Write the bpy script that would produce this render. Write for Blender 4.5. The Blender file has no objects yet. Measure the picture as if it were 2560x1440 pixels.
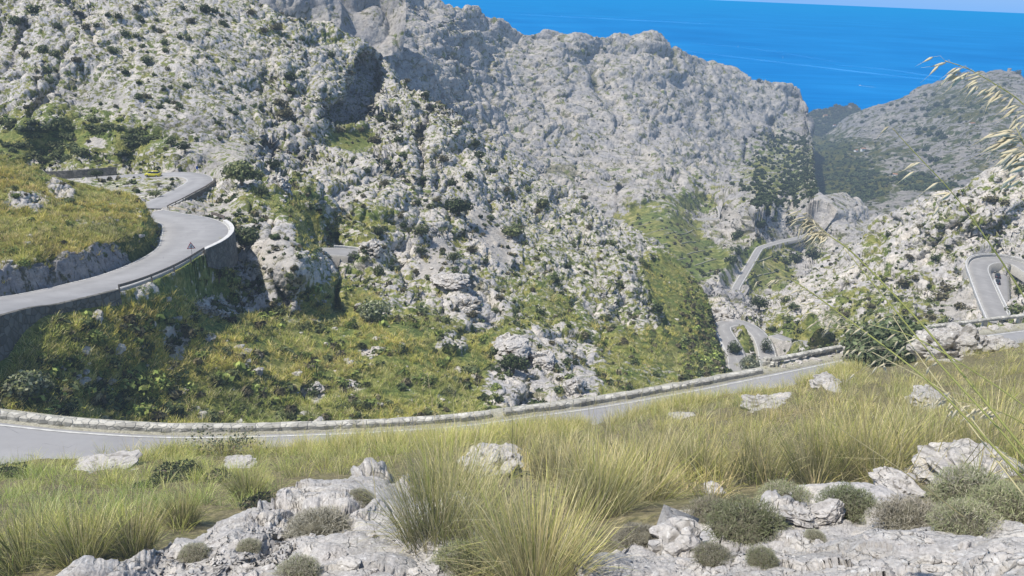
import bpy, math, random
import numpy as np
from mathutils import Matrix, Vector
random.seed(7)
RNG = np.random.default_rng(11)
SC = bpy.context.scene
COL = SC.collection
F32 = np.float32

# ------------------------------------------------------------------ camera
CAMZ = 450.0                       # metres above the sea
CAM = np.array([0.0, 0.0, CAMZ])
FPX, CX, CY = 1950.0, 1280.0, 720.0
PITCH, ROLL = math.radians(21.0), math.radians(2.35)
fwd = np.array([0, math.cos(PITCH), -math.sin(PITCH)])
up0 = np.array([0, math.sin(PITCH), math.cos(PITCH)])
rt0 = np.array([1.0, 0, 0])
rt = rt0 * math.cos(ROLL) + up0 * math.sin(ROLL)
up = -rt0 * math.sin(ROLL) + up0 * math.cos(ROLL)
cd = bpy.data.cameras.new('camera')
cam = bpy.data.objects.new('camera', cd)
COL.objects.link(cam)
cd.sensor_width = 36.0
cd.lens = FPX / 2560 * 36.0
cd.clip_start, cd.clip_end = 0.05, 400000
M4 = Matrix(((rt[0], up[0], -fwd[0], 0), (rt[1], up[1], -fwd[1], 0), (rt[2], up[2], -fwd[2], CAMZ), (0, 0, 0, 1)))
cam.matrix_world = M4
SC.camera = cam

def rays(px, py):
    px = np.asarray(px, float); py = np.asarray(py, float)
    d = fwd + ((px - CX) / FPX)[..., None] * rt + ((CY - py) / FPX)[..., None] * up
    return d / np.linalg.norm(d, axis=-1, keepdims=True)
def at(px, py, r):                 # bearing of a survey point + its range in metres -> place in the world
    return CAM + rays(px, py) * np.asarray(r, float)[..., None]
def atz(px, py, z):                # survey point at a level z relative to the viewpoint
    d = rays(px, py)
    return CAM + d * (np.asarray(z, float) / d[..., 2])[..., None]
def rng_z(px, py, z):
    return z / rays(px, py)[..., 2]
def proj(p):
    q = np.asarray(p, float) - CAM
    w = q @ fwd
    return CX + FPX * (q @ rt) / w, CY - FPX * (q @ up) / w

# ------------------------------------------------------------------ light
SUN_AZ, SUN_EL = math.radians(-110), math.radians(60)   # azimuth from +Y towards +X
sd = np.array([math.sin(SUN_AZ) * math.cos(SUN_EL), math.cos(SUN_AZ) * math.cos(SUN_EL), math.sin(SUN_EL)])
L = bpy.data.lights.new('sun', 'SUN'); L.energy = 5.0; L.angle = math.radians(0.5); L.color = (1.0, 0.955, 0.89)
lo = bpy.data.objects.new('sun', L); COL.objects.link(lo)
lo.rotation_euler = Vector(sd).to_track_quat('Z', 'Y').to_euler()
W = bpy.data.worlds.new('World'); SC.world = W; W.use_nodes = True
wt = W.node_tree
sky = wt.nodes.new('ShaderNodeTexSky'); sky.sky_type = 'NISHITA'; sky.sun_disc = False
sky.sun_elevation = SUN_EL; sky.sun_rotation = SUN_AZ
sky.altitude = 450; sky.air_density = 1.0; sky.dust_density = 0.6; sky.ozone_density = 3.0
bg = wt.nodes['Background']; bg.inputs['Strength'].default_value = 0.15
tc = wt.nodes.new('ShaderNodeTexCoord'); sx = wt.nodes.new('ShaderNodeSeparateXYZ'); wt.links.new(tc.outputs['Generated'], sx.inputs[0])
mr = wt.nodes.new('ShaderNodeMapRange'); mr.inputs['From Min'].default_value = -.02; mr.inputs['From Max'].default_value = .22; mr.inputs['To Min'].default_value = 1; mr.inputs['To Max'].default_value = 0
wt.links.new(sx.outputs['Z'], mr.inputs['Value'])
mxs = wt.nodes.new('ShaderNodeMix'); mxs.data_type = 'RGBA'; wt.links.new(mr.outputs[0], mxs.inputs[0]); wt.links.new(sky.outputs[0], mxs.inputs[6])
mxs.inputs[7].default_value = (1.35, 3.2, 6.5, 1)      # clear blue marine air low over the horizon
wt.links.new(mxs.outputs[2], bg.inputs[0])
SC.view_settings.view_transform = 'Standard'; SC.view_settings.look = 'None'; SC.view_settings.exposure = 0
try:
    SC.cycles.use_denoising = True; SC.cycles.use_adaptive_sampling = True; SC.cycles.adaptive_threshold = .025
    SC.cycles.max_bounces = 3; SC.cycles.diffuse_bounces = 2; SC.cycles.transmission_bounces = 2; SC.cycles.transparent_max_bounces = 4
except Exception: pass

# ------------------------------------------------------------------ noise
_p = RNG.permutation(256).astype(np.int32); PERM = np.concatenate([_p, _p, _p])
_g = RNG.normal(size=(256, 3)); GRD = (_g / np.linalg.norm(_g, axis=1, keepdims=True)).astype(F32)
def pn(P):
    P = np.asarray(P, float)
    i = np.floor(P).astype(np.int32); f = (P - i).astype(F32)
    i &= 255
    w = f * f * f * (f * (f * 6 - 15) + 10)
    out = 0
    for dx in (0, 1):
        wx = w[:, 0] if dx else 1 - w[:, 0]
        hx = PERM[(i[:, 0] + dx) & 255]
        for dy in (0, 1):
            wy = w[:, 1] if dy else 1 - w[:, 1]
            hy = PERM[(hx + i[:, 1] + dy) & 255]
            for dz in (0, 1):
                wz = w[:, 2] if dz else 1 - w[:, 2]
                g = GRD[PERM[(hy + i[:, 2] + dz) & 255]]
                out = out + (wx * wy * wz) * (g[:, 0] * (f[:, 0] - dx) + g[:, 1] * (f[:, 1] - dy) + g[:, 2] * (f[:, 2] - dz))
    return out * 1.6
def worley(P):                      # F1, F2-F1
    P = np.asarray(P, float); i = np.floor(P).astype(np.int32); f = P - i
    a = np.full(len(P), 9.0); b = np.full(len(P), 9.0); idv = np.zeros(len(P)); fac = np.zeros(len(P))
    for dx in (-1, 0, 1):
        for dy in (-1, 0, 1):
            for dz in (-1, 0, 1):
                h = PERM[(PERM[(PERM[(i[:, 0] + dx) & 255] + i[:, 1] + dy) & 255] + i[:, 2] + dz) & 255]
                q = GRD[h] * 0.45 + 0.5
                d = np.sqrt((dx + q[:, 0] - f[:, 0]) ** 2 + (dy + q[:, 1] - f[:, 1]) ** 2 + (dz + q[:, 2] - f[:, 2]) ** 2)
                m = d < a
                g2 = GRD[(h * 7 + 31) & 255]; fv = g2[:, 0] * (f[:, 0] - dx - q[:, 0]) + g2[:, 1] * (f[:, 1] - dy - q[:, 1]) + g2[:, 2] * (f[:, 2] - dz - q[:, 2])
                b = np.where(m, a, np.minimum(b, d)); idv = np.where(m, h / 255.0, idv); fac = np.where(m, fv, fac); a = np.where(m, d, a)
    return a, b - a, idv, fac
def sstep(a, b, x):
    t = np.clip((x - a) / (b - a), 0, 1); return t * t * (3 - 2 * t)

# ------------------------------------------------------------------ mesh + object helpers
def mk_mesh(name, V, Fc, mats=None, smooth=False, cols=None, matidx=None):
    V = np.asarray(V, F32)
    if isinstance(Fc, np.ndarray): groups = [Fc]
    else: groups = [np.asarray(g, np.int32) for g in Fc if len(g)]
    me = bpy.data.meshes.new(name)
    nl = sum(g.size for g in groups); nf = sum(len(g) for g in groups)
    me.vertices.add(len(V)); me.vertices.foreach_set('co', V.ravel())
    me.loops.add(nl); me.polygons.add(nf)
    me.loops.foreach_set('vertex_index', np.concatenate([g.ravel() for g in groups]).astype(np.int32))
    st, o = [], 0
    for g in groups:
        st.append(o + np.arange(len(g)) * g.shape[1]); o += g.size
    me.polygons.foreach_set('loop_start', np.concatenate(st).astype(np.int32))
    if matidx is not None: me.polygons.foreach_set('material_index', np.asarray(matidx, np.int32))
    me.update(calc_edges=True)
    me.polygons.foreach_set('use_smooth', np.full(nf, bool(smooth)))
    for k, c in (cols or {}).items():
        a = me.attributes.new(k, 'FLOAT_COLOR', 'POINT')
        c = np.asarray(c, F32)
        if c.shape[1] == 3: c = np.concatenate([c, np.ones((len(c), 1), F32)], 1)
        a.data.foreach_set('color', c.ravel())
    for m in (mats if isinstance(mats, (list, tuple)) else [mats]):
        if m: me.materials.append(m)
    return me
def obj(name, me, parent=None, loc=None):
    o = bpy.data.objects.new(name, me); COL.objects.link(o)
    if loc is not None: o.location = [float(c) for c in loc]
    if parent is not None: o.parent = parent
    return o
def tag(o, label=None, cat=None, group=None, kind=None):
    if label: o['label'] = label
    if cat: o['category'] = cat
    if group: o['group'] = group
    if kind: o['kind'] = kind
    return o
def thing(name, label, cat, loc, rotz=0, group=None, scale=1.0):
    o = bpy.data.objects.new(name, None); COL.objects.link(o)
    o.location = [float(c) for c in loc]; o.rotation_euler = (0, 0, rotz); o.scale = (scale,) * 3
    o.empty_display_size = 0.2
    return tag(o, label, cat, group)
def dup(root, loc, rotz=0, scale=1.0, label=None, group=None):
    r = root.copy(); COL.objects.link(r); r.location = [float(c) for c in loc]; r.rotation_euler = (0, 0, rotz); r.scale = (scale,) * 3
    if label: r['label'] = label
    if group: r['group'] = group
    for ch in root.children:
        c = ch.copy(); COL.objects.link(c); c.parent = r
        for g in ch.children:
            d = g.copy(); COL.objects.link(d); d.parent = c
    return r
def box_vf(c, s, R=None):
    v = np.array([[x, y, z] for x in (-.5, .5) for y in (-.5, .5) for z in (-.5, .5)]) * s
    if R is not None: v = v @ R.T
    f = np.array([[0, 1, 3, 2], [4, 6, 7, 5], [0, 4, 5, 1], [2, 3, 7, 6], [0, 2, 6, 4], [1, 5, 7, 3]])
    return v + c, f
class MB:                           # gathers shapes into one mesh
    def __init__(s): s.v = []; s.q = []; s.t = []; s.n = 0
    def add(s, v, f):
        f = np.asarray(f) + s.n
        (s.q if f.shape[1] == 4 else s.t).append(f); s.v.append(np.asarray(v, float)); s.n += len(v); return s
    def box(s, c, sz, rz=0):
        R = np.array([[math.cos(rz), -math.sin(rz), 0], [math.sin(rz), math.cos(rz), 0], [0, 0, 1]])
        return s.add(*box_vf(np.asarray(c, float), np.asarray(sz, float), R))
    def tube(s, pts, rad, n=6):
        pts = np.asarray(pts, float); rad = np.broadcast_to(np.asarray(rad, float), (len(pts),))
        t = np.gradient(pts, axis=0); t /= np.linalg.norm(t, axis=1, keepdims=True) + 1e-9
        a = np.array([0, 0, 1.0]) if abs(t[:, 2]).mean() < .9 else np.array([1.0, 0, 0])
        u = np.cross(t, a); u /= np.linalg.norm(u, axis=1, keepdims=True) + 1e-9
        w = np.cross(t, u)
        an = np.arange(n) * 2 * math.pi / n
        v = pts[:, None] + rad[:, None, None] * (np.cos(an)[None, :, None] * u[:, None] + np.sin(an)[None, :, None] * w[:, None])
        k = len(pts)
        i = np.arange(k - 1)[:, None] * n; j = np.arange(n)[None]; j2 = (j + 1) % n
        f = np.stack([i + j, i + j2, i + n + j2, i + n + j], -1).reshape(-1, 4)
        s.add(v.reshape(-1, 3), f)
        c0 = np.array([[0, (q + 1), q + 2] for q in range(n - 2)])[:, ::-1] * 1
        s.t.append(np.array([[0, q + 2, q + 1] for q in range(n - 2)]) + s.n - k * n)
        s.t.append(np.array([[0, q + 1, q + 2] for q in range(n - 2)]) + s.n - n)
        return s
    def mesh(s, name, mat, smooth=False, cols=None):
        return mk_mesh(name, np.concatenate(s.v), [np.concatenate(g) for g in (s.q, s.t) if g], mat, smooth, cols)

# ------------------------------------------------------------------ materials
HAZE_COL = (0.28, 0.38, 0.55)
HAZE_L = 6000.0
class NT:
    def __init__(s, name):
        s.m = bpy.data.materials.new(name); s.m.use_nodes = True; s.t = s.m.node_tree
        s.n = s.t.nodes; s.bs = s.n['Principled BSDF']; s.out = s.n['Material Output']
        s.bs.inputs['Roughness'].default_value = 0.9
        s.bs.inputs['Specular IOR Level'].default_value = 0.15
        s.geo = s.n.new('ShaderNodeNewGeometry')
    def L(s, a, b): s.t.links.new(a, b)
    def set(s, sock, v):
        if hasattr(v, 'is_output') or isinstance(v, bpy.types.NodeSocket): s.L(v, sock)
        elif isinstance(v, (tuple, list)) and len(v) == 3 and sock.type == 'RGBA': sock.default_value = (*v, 1)
        else: sock.default_value = v
    def noise(s, scale, detail=4, rough=.6, vec=None, dist=0):
        n = s.n.new('ShaderNodeTexNoise'); n.inputs['Scale'].default_value = scale; n.inputs['Detail'].default_value = detail
        n.inputs['Roughness'].default_value = rough; n.inputs['Distortion'].default_value = dist
        s.L(vec if vec is not None else s.geo.outputs['Position'], n.inputs['Vector']); return n.outputs['Fac']
    def vor(s, scale, feature='DISTANCE_TO_EDGE', vec=None):
        n = s.n.new('ShaderNodeTexVoronoi'); n.feature = feature; n.inputs['Scale'].default_value = scale
        s.L(vec if vec is not None else s.geo.outputs['Position'], n.inputs['Vector'])
        return n.outputs['Distance']
    def ramp(s, fac, stops):
        r = s.n.new('ShaderNodeValToRGB'); e = r.color_ramp.elements
        while len(e) < len(stops): e.new(0.5)
        for k, (p, c) in enumerate(stops):
            e[k].position = p; e[k].color = (*c, 1) if len(c) == 3 else c
        s.L(fac, r.inputs[0]); return r.outputs[0]
    def math(s, op, a, b=0.0, clamp=False):
        n = s.n.new('ShaderNodeMath'); n.operation = op; n.use_clamp = clamp
        s.set(n.inputs[0], a); s.set(n.inputs[1], b); return n.outputs[0]
    def mrange(s, v, a, b, c=0.0, d=1.0):
        n = s.n.new('ShaderNodeMapRange'); n.interpolation_type = 'SMOOTHSTEP'
        s.set(n.inputs['Value'], v)
        for k, q in zip(('From Min', 'From Max', 'To Min', 'To Max'), (a, b, c, d)): s.set(n.inputs[k], q)
        return n.outputs[0]
    def mix(s, f, a, b, mode='MIX'):
        n = s.n.new('ShaderNodeMix'); n.data_type = 'RGBA'; n.blend_type = mode
        s.set(n.inputs[0], f); s.set(n.inputs[6], a); s.set(n.inputs[7], b); return n.outputs[2]
    def attr(s, name):
        n = s.n.new('ShaderNodeAttribute'); n.attribute_name = name; return n
    def sep(s, c):
        n = s.n.new('ShaderNodeSeparateColor'); s.L(c, n.inputs[0]); return n.outputs
    def bump(s, h, strength=.5, dist=.1):
        n = s.n.new('ShaderNodeBump'); n.inputs['Strength'].default_value = strength; n.inputs['Distance'].default_value = dist
        s.L(h, n.inputs['Height']); s.L(n.outputs[0], s.bs.inputs['Normal'])
    def scaled(s, v):
        n = s.n.new('ShaderNodeMapping'); n.inputs['Scale'].default_value = v
        s.L(s.geo.outputs['Position'], n.inputs['Vector']); return n.outputs[0]
    def finish(s, col=None, haze=True, shader=None, transl=0.0):
        if col is not None: s.set(s.bs.inputs['Base Color'], col)
        sh = shader or s.bs.outputs[0]
        if transl:
            t = s.n.new('ShaderNodeBsdfTranslucent'); s.set(t.inputs['Color'], col)
            m = s.n.new('ShaderNodeMixShader'); m.inputs[0].default_value = transl
            s.L(sh, m.inputs[1]); s.L(t.outputs[0], m.inputs[2]); sh = m.outputs[0]
        if haze:                     # haze painted as glow by distance from the camera point, offset lifts near darks
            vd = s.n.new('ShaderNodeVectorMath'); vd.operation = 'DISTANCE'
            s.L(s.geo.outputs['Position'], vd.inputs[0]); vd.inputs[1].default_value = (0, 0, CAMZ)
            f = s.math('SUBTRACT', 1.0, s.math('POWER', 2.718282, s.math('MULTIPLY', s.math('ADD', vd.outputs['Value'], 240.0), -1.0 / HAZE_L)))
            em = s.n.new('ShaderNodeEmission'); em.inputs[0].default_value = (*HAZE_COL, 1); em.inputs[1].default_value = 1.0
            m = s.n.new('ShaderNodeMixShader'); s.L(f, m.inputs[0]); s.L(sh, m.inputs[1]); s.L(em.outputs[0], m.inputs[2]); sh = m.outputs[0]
        s.L(sh, s.out.inputs[0])
        return s.m
def plain(name, c, rough=.7, spec=.2, metal=0, var=.25, scale=3.0, haze=True):
    n = NT(name); n.bs.inputs['Roughness'].default_value = rough; n.bs.inputs['Specular IOR Level'].default_value = spec
    n.bs.inputs['Metallic'].default_value = metal
    f = n.noise(scale, 4, .6)
    lo_, hi = tuple(x * (1 - var) for x in c), tuple(min(1, x * (1 + var)) for x in c)
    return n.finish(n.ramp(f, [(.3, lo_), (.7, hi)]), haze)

def terrain_mat(name, pix, rockscale=1.0, green=1.0, scrub=.85, soil=False):
    """limestone with grass; pix = metres that are one small detail at that distance"""
    n = NT(name)
    a = n.attr('mask'); R, G, B = n.sep(a.outputs['Color'])[:3]
    AL = a.outputs['Alpha']
    n1 = n.noise(1 / (30 * pix), 4, .65); n2 = n.noise(1 / (4.5 * pix), 4, .75); n4 = n.noise(1 / (10 * pix), 4, .75)
    k = rockscale
    rock = n.ramp(n2, [(.30, (.29 * k, .272 * k, .245 * k)), (.48, (.53 * k, .497 * k, .448 * k)), (.7, (.70 * k, .66 * k, .60 * k))])
    rock = n.mix(n.mrange(n1, .38, .66), n.mix(1.0, rock, (.80, .81, .85), 'MULTIPLY'), n.mix(1.0, rock, (1.08, 1.05, 1.0), 'MULTIPLY'))
    scrubc = n.ramp(n2, [(.3, (.055, .060, .028)), (.52, (.135, .130, .060)), (.72, (.27, .235, .13))])
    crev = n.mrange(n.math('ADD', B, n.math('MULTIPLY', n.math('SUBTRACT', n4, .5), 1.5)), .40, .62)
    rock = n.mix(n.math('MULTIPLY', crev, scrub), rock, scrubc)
    sc = n.ramp(n2, [(.3, (.27, .25, .22)), (.5, (.41, .38, .335)), (.7, (.53, .49, .44))])
    g1 = n.ramp(n2, [(.30, (.05, .064, .018)), (.45, (.16, .17, .040)), (.58, (.29, .27, .085)), (.74, (.48, .41, .20))])
    g2 = n.ramp(n2, [(.30, (.045, .062, .02)), (.5, (.125, .165, .042)), (.72, (.27, .28, .09))])
    if soil: g2 = n.ramp(n2, [(.30, (.055, .052, .028)), (.5, (.17, .145, .075)), (.72, (.36, .30, .17))])
    gr = n.mix(n.mrange(n1, .38, .62), g1, g2) if not soil else n.mix(n.mrange(n1, .3, .55), n.mix(.5, g1, g2), g2)
    if green != 1.0: gr = n.mix(1.0, gr, (green, green, green), 'MULTIPLY')
    vf = n.mrange(n.math('ADD', R, n.math('MULTIPLY', n.math('SUBTRACT', n4, .5), 1.7)), .42, .60)
    sf = n.mrange(n.math('ADD', G, n.math('MULTIPLY', n.math('SUBTRACT', n2, .5), .7)), .4, .6)
    c = n.mix(sf, rock, sc)
    c = n.mix(vf, c, gr)
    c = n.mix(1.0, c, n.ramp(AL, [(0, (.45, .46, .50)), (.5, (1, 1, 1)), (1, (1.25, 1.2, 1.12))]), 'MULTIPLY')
    n.bump(n2, .8, 3.0 * pix)
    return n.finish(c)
# ================================================================== TERRAIN
# Survey tables: bearing (px, py) with range in metres (positive) or level below the viewpoint (negative)
def fit(ctrl, c=.05):
    a = np.array(ctrl, float)
    r = np.where(a[:, 2] < 0, rng_z(a[:, 0], a[:, 1], a[:, 2]), a[:, 2])
    X = a[:, :2] / 1000
    K = np.sqrt(((X[:, None] - X[None]) ** 2).sum(-1) + c * c)
    n = len(X); A = np.zeros((n + 3, n + 3)); A[:n, :n] = K - np.eye(n) * .0008
    A[:n, n] = 1; A[:n, n + 1:] = X; A[n, :n] = 1; A[n + 1:, :n] = X.T
    b = np.zeros(n + 3); b[:n] = np.log(r)
    s = np.linalg.solve(A, b)
    def f(px, py):
        Q = np.stack([px.ravel(), py.ravel()], -1) / 1000
        o = np.empty(len(Q))
        for i in range(0, len(Q), 60000):
            q = Q[i:i + 60000]
            o[i:i + 60000] = np.sqrt(((q[:, None] - X[None]) ** 2).sum(-1) + c * c) @ s[:n] + s[n] + q @ s[n + 1:]
        return np.exp(o).reshape(px.shape)
    return f
def pl(pts, x):
    a = np.array(pts, float); return np.interp(x, a[:, 0], a[:, 1])
def seg_dist(U, V, pts):
    """distance from (U,V) to a polyline"""
    d = np.full(U.shape, 1e9)
    for (a, b) in zip(pts[:-1], pts[1:]):
        ax, ay = a[:2]; bx, by = b[:2]
        t = np.clip(((U - ax) * (bx - ax) + (V - ay) * (by - ay)) / ((bx - ax) ** 2 + (by - ay) ** 2 + 1e-9), 0, 1)
        d = np.minimum(d, np.hypot(U - ax - t * (bx - ax), V - ay - t * (by - ay)))
    return d
def blobs(U, V, lst, base=0.0, soft=.35):
    m = np.full(U.shape, float(base))
    for b in lst:
        cx, cy, rx, ry, val = b[:5]; an = math.radians(b[5]) if len(b) > 5 else 0
        x = (U - cx) * math.cos(an) + (V - cy) * math.sin(an); y = -(U - cx) * math.sin(an) + (V - cy) * math.cos(an)
        d = np.hypot(x / rx, y / ry)
        w = 1 - sstep(1 - soft, 1 + soft, d)
        m = m * (1 - w) + val * w
    return m
class Sheet: pass
def sheet(ctrl, x0, x1, du, top, bot, dv, back, offset=None, wide=0):
    S = Sheet()
    xs = np.arange(x0, x1 + du, du, dtype=float)
    if wide: xs = np.concatenate([np.arange(x0 - wide, x0, 26.), xs, np.arange(xs[-1] + 26, x1 + wide, 26.)])      # coarse ground beyond the view
    S.xs = xs; t_, b_ = pl(top, xs), pl(bot, xs)
    nv = int(max(8, np.ceil((b_ - t_).max() / dv)))
    tt = np.linspace(0, 1, nv)[:, None]
    V = b_[None] + tt * (t_ - b_)[None]; U = np.broadcast_to(xs[None], V.shape).copy()
    S.f = fit(ctrl); r = S.f(U, V)
    if offset is not None: r = r + offset(U, V)
    P = CAM + rays(U, V) * r[..., None]
    S.nf = nv
    d = rays(xs, t_); h = d.copy(); h[:, 2] = 0; h /= np.linalg.norm(h, axis=1, keepdims=True)
    Bk = []
    for s, dz in back:
        Bk.append(P[-1] + h * s + np.array([0, 0, -dz]))
    if Bk:
        P = np.concatenate([P, np.array(Bk)]); U = np.concatenate([U, np.repeat(xs[None], len(Bk), 0)])
        V = np.concatenate([V, np.repeat(t_[None], len(Bk), 0)])
    S.U, S.V, S.P, S.r = U, V, P, np.linalg.norm(P - CAM, axis=-1)
    S.top, S.bot = top, bot
    return S
def normals(P):
    a = np.gradient(P, axis=1); b = np.gradient(P, axis=0)
    n = np.cross(a, b); n /= np.linalg.norm(n, axis=-1, keepdims=True) + 1e-12
    v = CAM - P
    s = np.sign((n * v).sum(-1).mean()); return n * s
def rough(S, rockmask, Ls, k, vegk=.25, stretch=(1, 1, 1), gamma=.0):
    """limestone relief: rounded lumps parted by sharp clefts, octave by octave"""
    P = S.P; sh = P.shape[:2]; N = normals(P)
    Q = P.reshape(-1, 3) * np.array(stretch)
    D = np.zeros(len(Q)); C = np.zeros(len(Q)); wC = 0
    rm = rockmask.ravel()
    warp = None
    for i, Lw in enumerate(Ls):
        q = Q / Lw + 17.3 * i
        if warp is None: warp = pn(q * 1.7 + 5)[:, None]
        q = q + .35 * warp
        n = np.abs(pn(q)) * 2.2
        n = np.minimum(n, 1.1)
        d = n - .45
        kk = k[i] if isinstance(k, (list, tuple)) else k
        if i == 0: patchg = np.clip(.85 + 1.3 * pn(Q / (Ls[0] * 1.6) + 71.1), .35, 1.5)
        patch = patchg * np.clip(.85 + .8 * pn(Q / (Lw * 7) + 71.1 * i), .4, 1.5) if i else 1.0
        amp = kk * Lw * (rm * (1 - vegk) + vegk) * patch
        D += amp * d
        if i >= 1:
            w = 1.0; C += w * np.clip(.42 - n, 0, 1) / .42; wC += w
    S.P = P + N * D.reshape(sh)[..., None]
    S.crev = (C / max(wC, 1)).reshape(sh)
def blocky(S, mask, Ls, amp, stretch=(1, 1, 1), tilt=0.0):
    """broken, bedded blocks"""
    P = S.P; sh = P.shape[:2]; N = normals(P)
    ca, sa = math.cos(tilt), math.sin(tilt)
    Q = P.reshape(-1, 3); Q = np.stack([Q[:, 0] * ca - Q[:, 2] * sa, Q[:, 1], Q[:, 0] * sa + Q[:, 2] * ca], -1) * np.array(stretch)
    D = np.zeros(len(Q)); mk = mask.ravel(); use = np.nonzero(mk > .12)[0]
    for i, Lw in enumerate(Ls):
        q = Q[use] / Lw + 31.7 * i
        w = np.stack([pn(q * .8 + 9), pn(q * .8 + 57), pn(q * .8 + 91)], -1)
        f1, e, idv, fc = worley(q + .35 * w)
        D[use] += amp * Lw * mk[use] * ((idv - .5) * .7 + .9 * fc + .55 * sstep(0, .2, e) - .3)
        cc = S.crev.ravel(); cc[use] = np.maximum(cc[use], (1 - sstep(0, .16, e)) * .55)
        S.crev = cc.reshape(sh)
    S.P = P + N * D.reshape(sh)[..., None]
def ledges(S, mask, H, A, tx, ty=0.0, wob=.5):
    """bedding: the slope steps down in tilted ledges, broken off here and there"""
    P = S.P; sh = P.shape[:2]; N = normals(P); Q = P.reshape(-1, 3)
    w = pn(Q / (H * 4)) * wob * 2 + pn(Q / (H * 1.1) + 33) * wob * .5
    t = (Q[:, 2] + tx * Q[:, 0] + ty * Q[:, 1]) / H + w; fr = t - np.floor(t)
    on = np.clip(.5 + 2.0 * pn(Q / (H * 3) + 11), 0, 1.3)
    d = A * on * mask.ravel() * (fr * 1.0 - 1.0 * sstep(.86, 1, fr) - .43)
    S.P = P + N * d.reshape(sh)[..., None]
    S.crev = np.maximum(S.crev, (on * mask.ravel() * sstep(.88, .96, fr) * .6).reshape(sh))
def carve(S, lines, kup=2.4, kdn=5.0, extra=.9, sink=.3):
    sh = S.P.shape[:2]; P = S.P.reshape(-1, 3)
    for C, hw in lines:
        lo, hi = C.min(0) - 18, C.max(0) + 18
        idx = np.nonzero((P[:, 0] > lo[0]) & (P[:, 0] < hi[0]) & (P[:, 1] > lo[1]) & (P[:, 1] < hi[1]))[0]
        hwa = np.broadcast_to(hw, (len(C),))
        for i in range(0, len(idx), 20000):
            j = idx[i:i + 20000]; p = P[j]
            d2 = ((p[:, None, :2] - C[None, :, :2]) ** 2).sum(-1); m = d2.argmin(1)
            d = np.sqrt(d2[np.arange(len(j)), m]); z = C[m, 2] - sink
            e = np.maximum(0, d - hwa[m] - extra)
            nz = np.where((d < hwa[m] + .3) & (p[:, 2] > z - 5), np.maximum(p[:, 2], z), p[:, 2]); nz = np.minimum(nz, z + kup * e)
            P[j, 2] = np.where(d < 15, nz, p[:, 2])
    S.P = P.reshape(*sh, 3)
def build_sheet(S, name, mat, veg, scree, tint, label=None):
    n, m = S.P.shape[:2]
    i = np.arange(n - 1)[:, None] * m; j = np.arange(m - 1)[None]
    f = np.stack([i + j, i + j + 1, i + m + j + 1, i + m + j], -1).reshape(-1, 4)
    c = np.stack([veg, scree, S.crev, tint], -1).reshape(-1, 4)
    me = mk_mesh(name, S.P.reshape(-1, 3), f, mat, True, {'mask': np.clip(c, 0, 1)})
    o = obj(name, me); tag(o, kind='structure')
    S.veg, S.scree = veg, scree
    S.N = normals(S.P)
    return o
def look(S, px, py):
    """ground point and normal of a sheet in a given bearing (front part)"""
    px = np.atleast_1d(np.asarray(px, float)); py = np.atleast_1d(np.asarray(py, float))
    x = np.clip(np.interp(px, S.xs, np.arange(len(S.xs))), 0, S.U.shape[1] - 1.001)
    t_, b_ = pl(S.top, px), pl(S.bot, px)
    y = np.clip((py - b_) / (t_ - b_) * (S.nf - 1), 0, S.nf - 1.001)
    i, j = y.astype(int), x.astype(int); fy, fx = (y - i)[:, None], (x - j)[:, None]
    def bl(A): return A[i, j] * (1 - fy) * (1 - fx) + A[i, j + 1] * (1 - fy) * fx + A[i + 1, j] * fy * (1 - fx) + A[i + 1, j + 1] * fy * fx
    return bl(S.P), bl(S.N), bl(S.veg[..., None])[:, 0]

def pickpt(S, px, py):
    """the ground point of a sheet that really lies in this bearing"""
    if not hasattr(S, 'PX'): S.PX, S.PY = proj(S.P); S.RR = np.linalg.norm(S.P - CAM, axis=-1)
    d = np.hypot(S.PX - px, S.PY - py); m = np.nonzero(d.ravel() < 4.5)[0]
    i = m[S.RR.ravel()[m].argmin()] if len(m) else d.argmin()
    return S.P.reshape(-1, 3)[i].copy()
def catmull(pts, n=12):
    p = np.asarray(pts, float); p = np.vstack([2 * p[0] - p[1], p, 2 * p[-1] - p[-2]]); o = []
    for i in range(1, len(p) - 2):
        t = np.linspace(0, 1, n, endpoint=False)[:, None]
        a, b, c, d = p[i - 1:i + 3]
        o.append(.5 * (2 * b + (c - a) * t + (2 * a - 5 * b + 4 * c - d) * t ** 2 + (3 * b - a - 3 * c + d) * t ** 3))
    o.append(p[-2][None]); return np.concatenate(o)
def lateral(C):
    t = np.gradient(C[:, :2], axis=0); t /= np.linalg.norm(t, axis=1, keepdims=True) + 1e-9
    return np.stack([t[:, 1], -t[:, 0], np.zeros(len(t))], -1)    # right-hand side of the travel direction
def survey(tbl, n=14):
    a = np.array(tbl, float); return catmull(atz(a[:, 0], a[:, 1], a[:, 2]), n)

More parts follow.
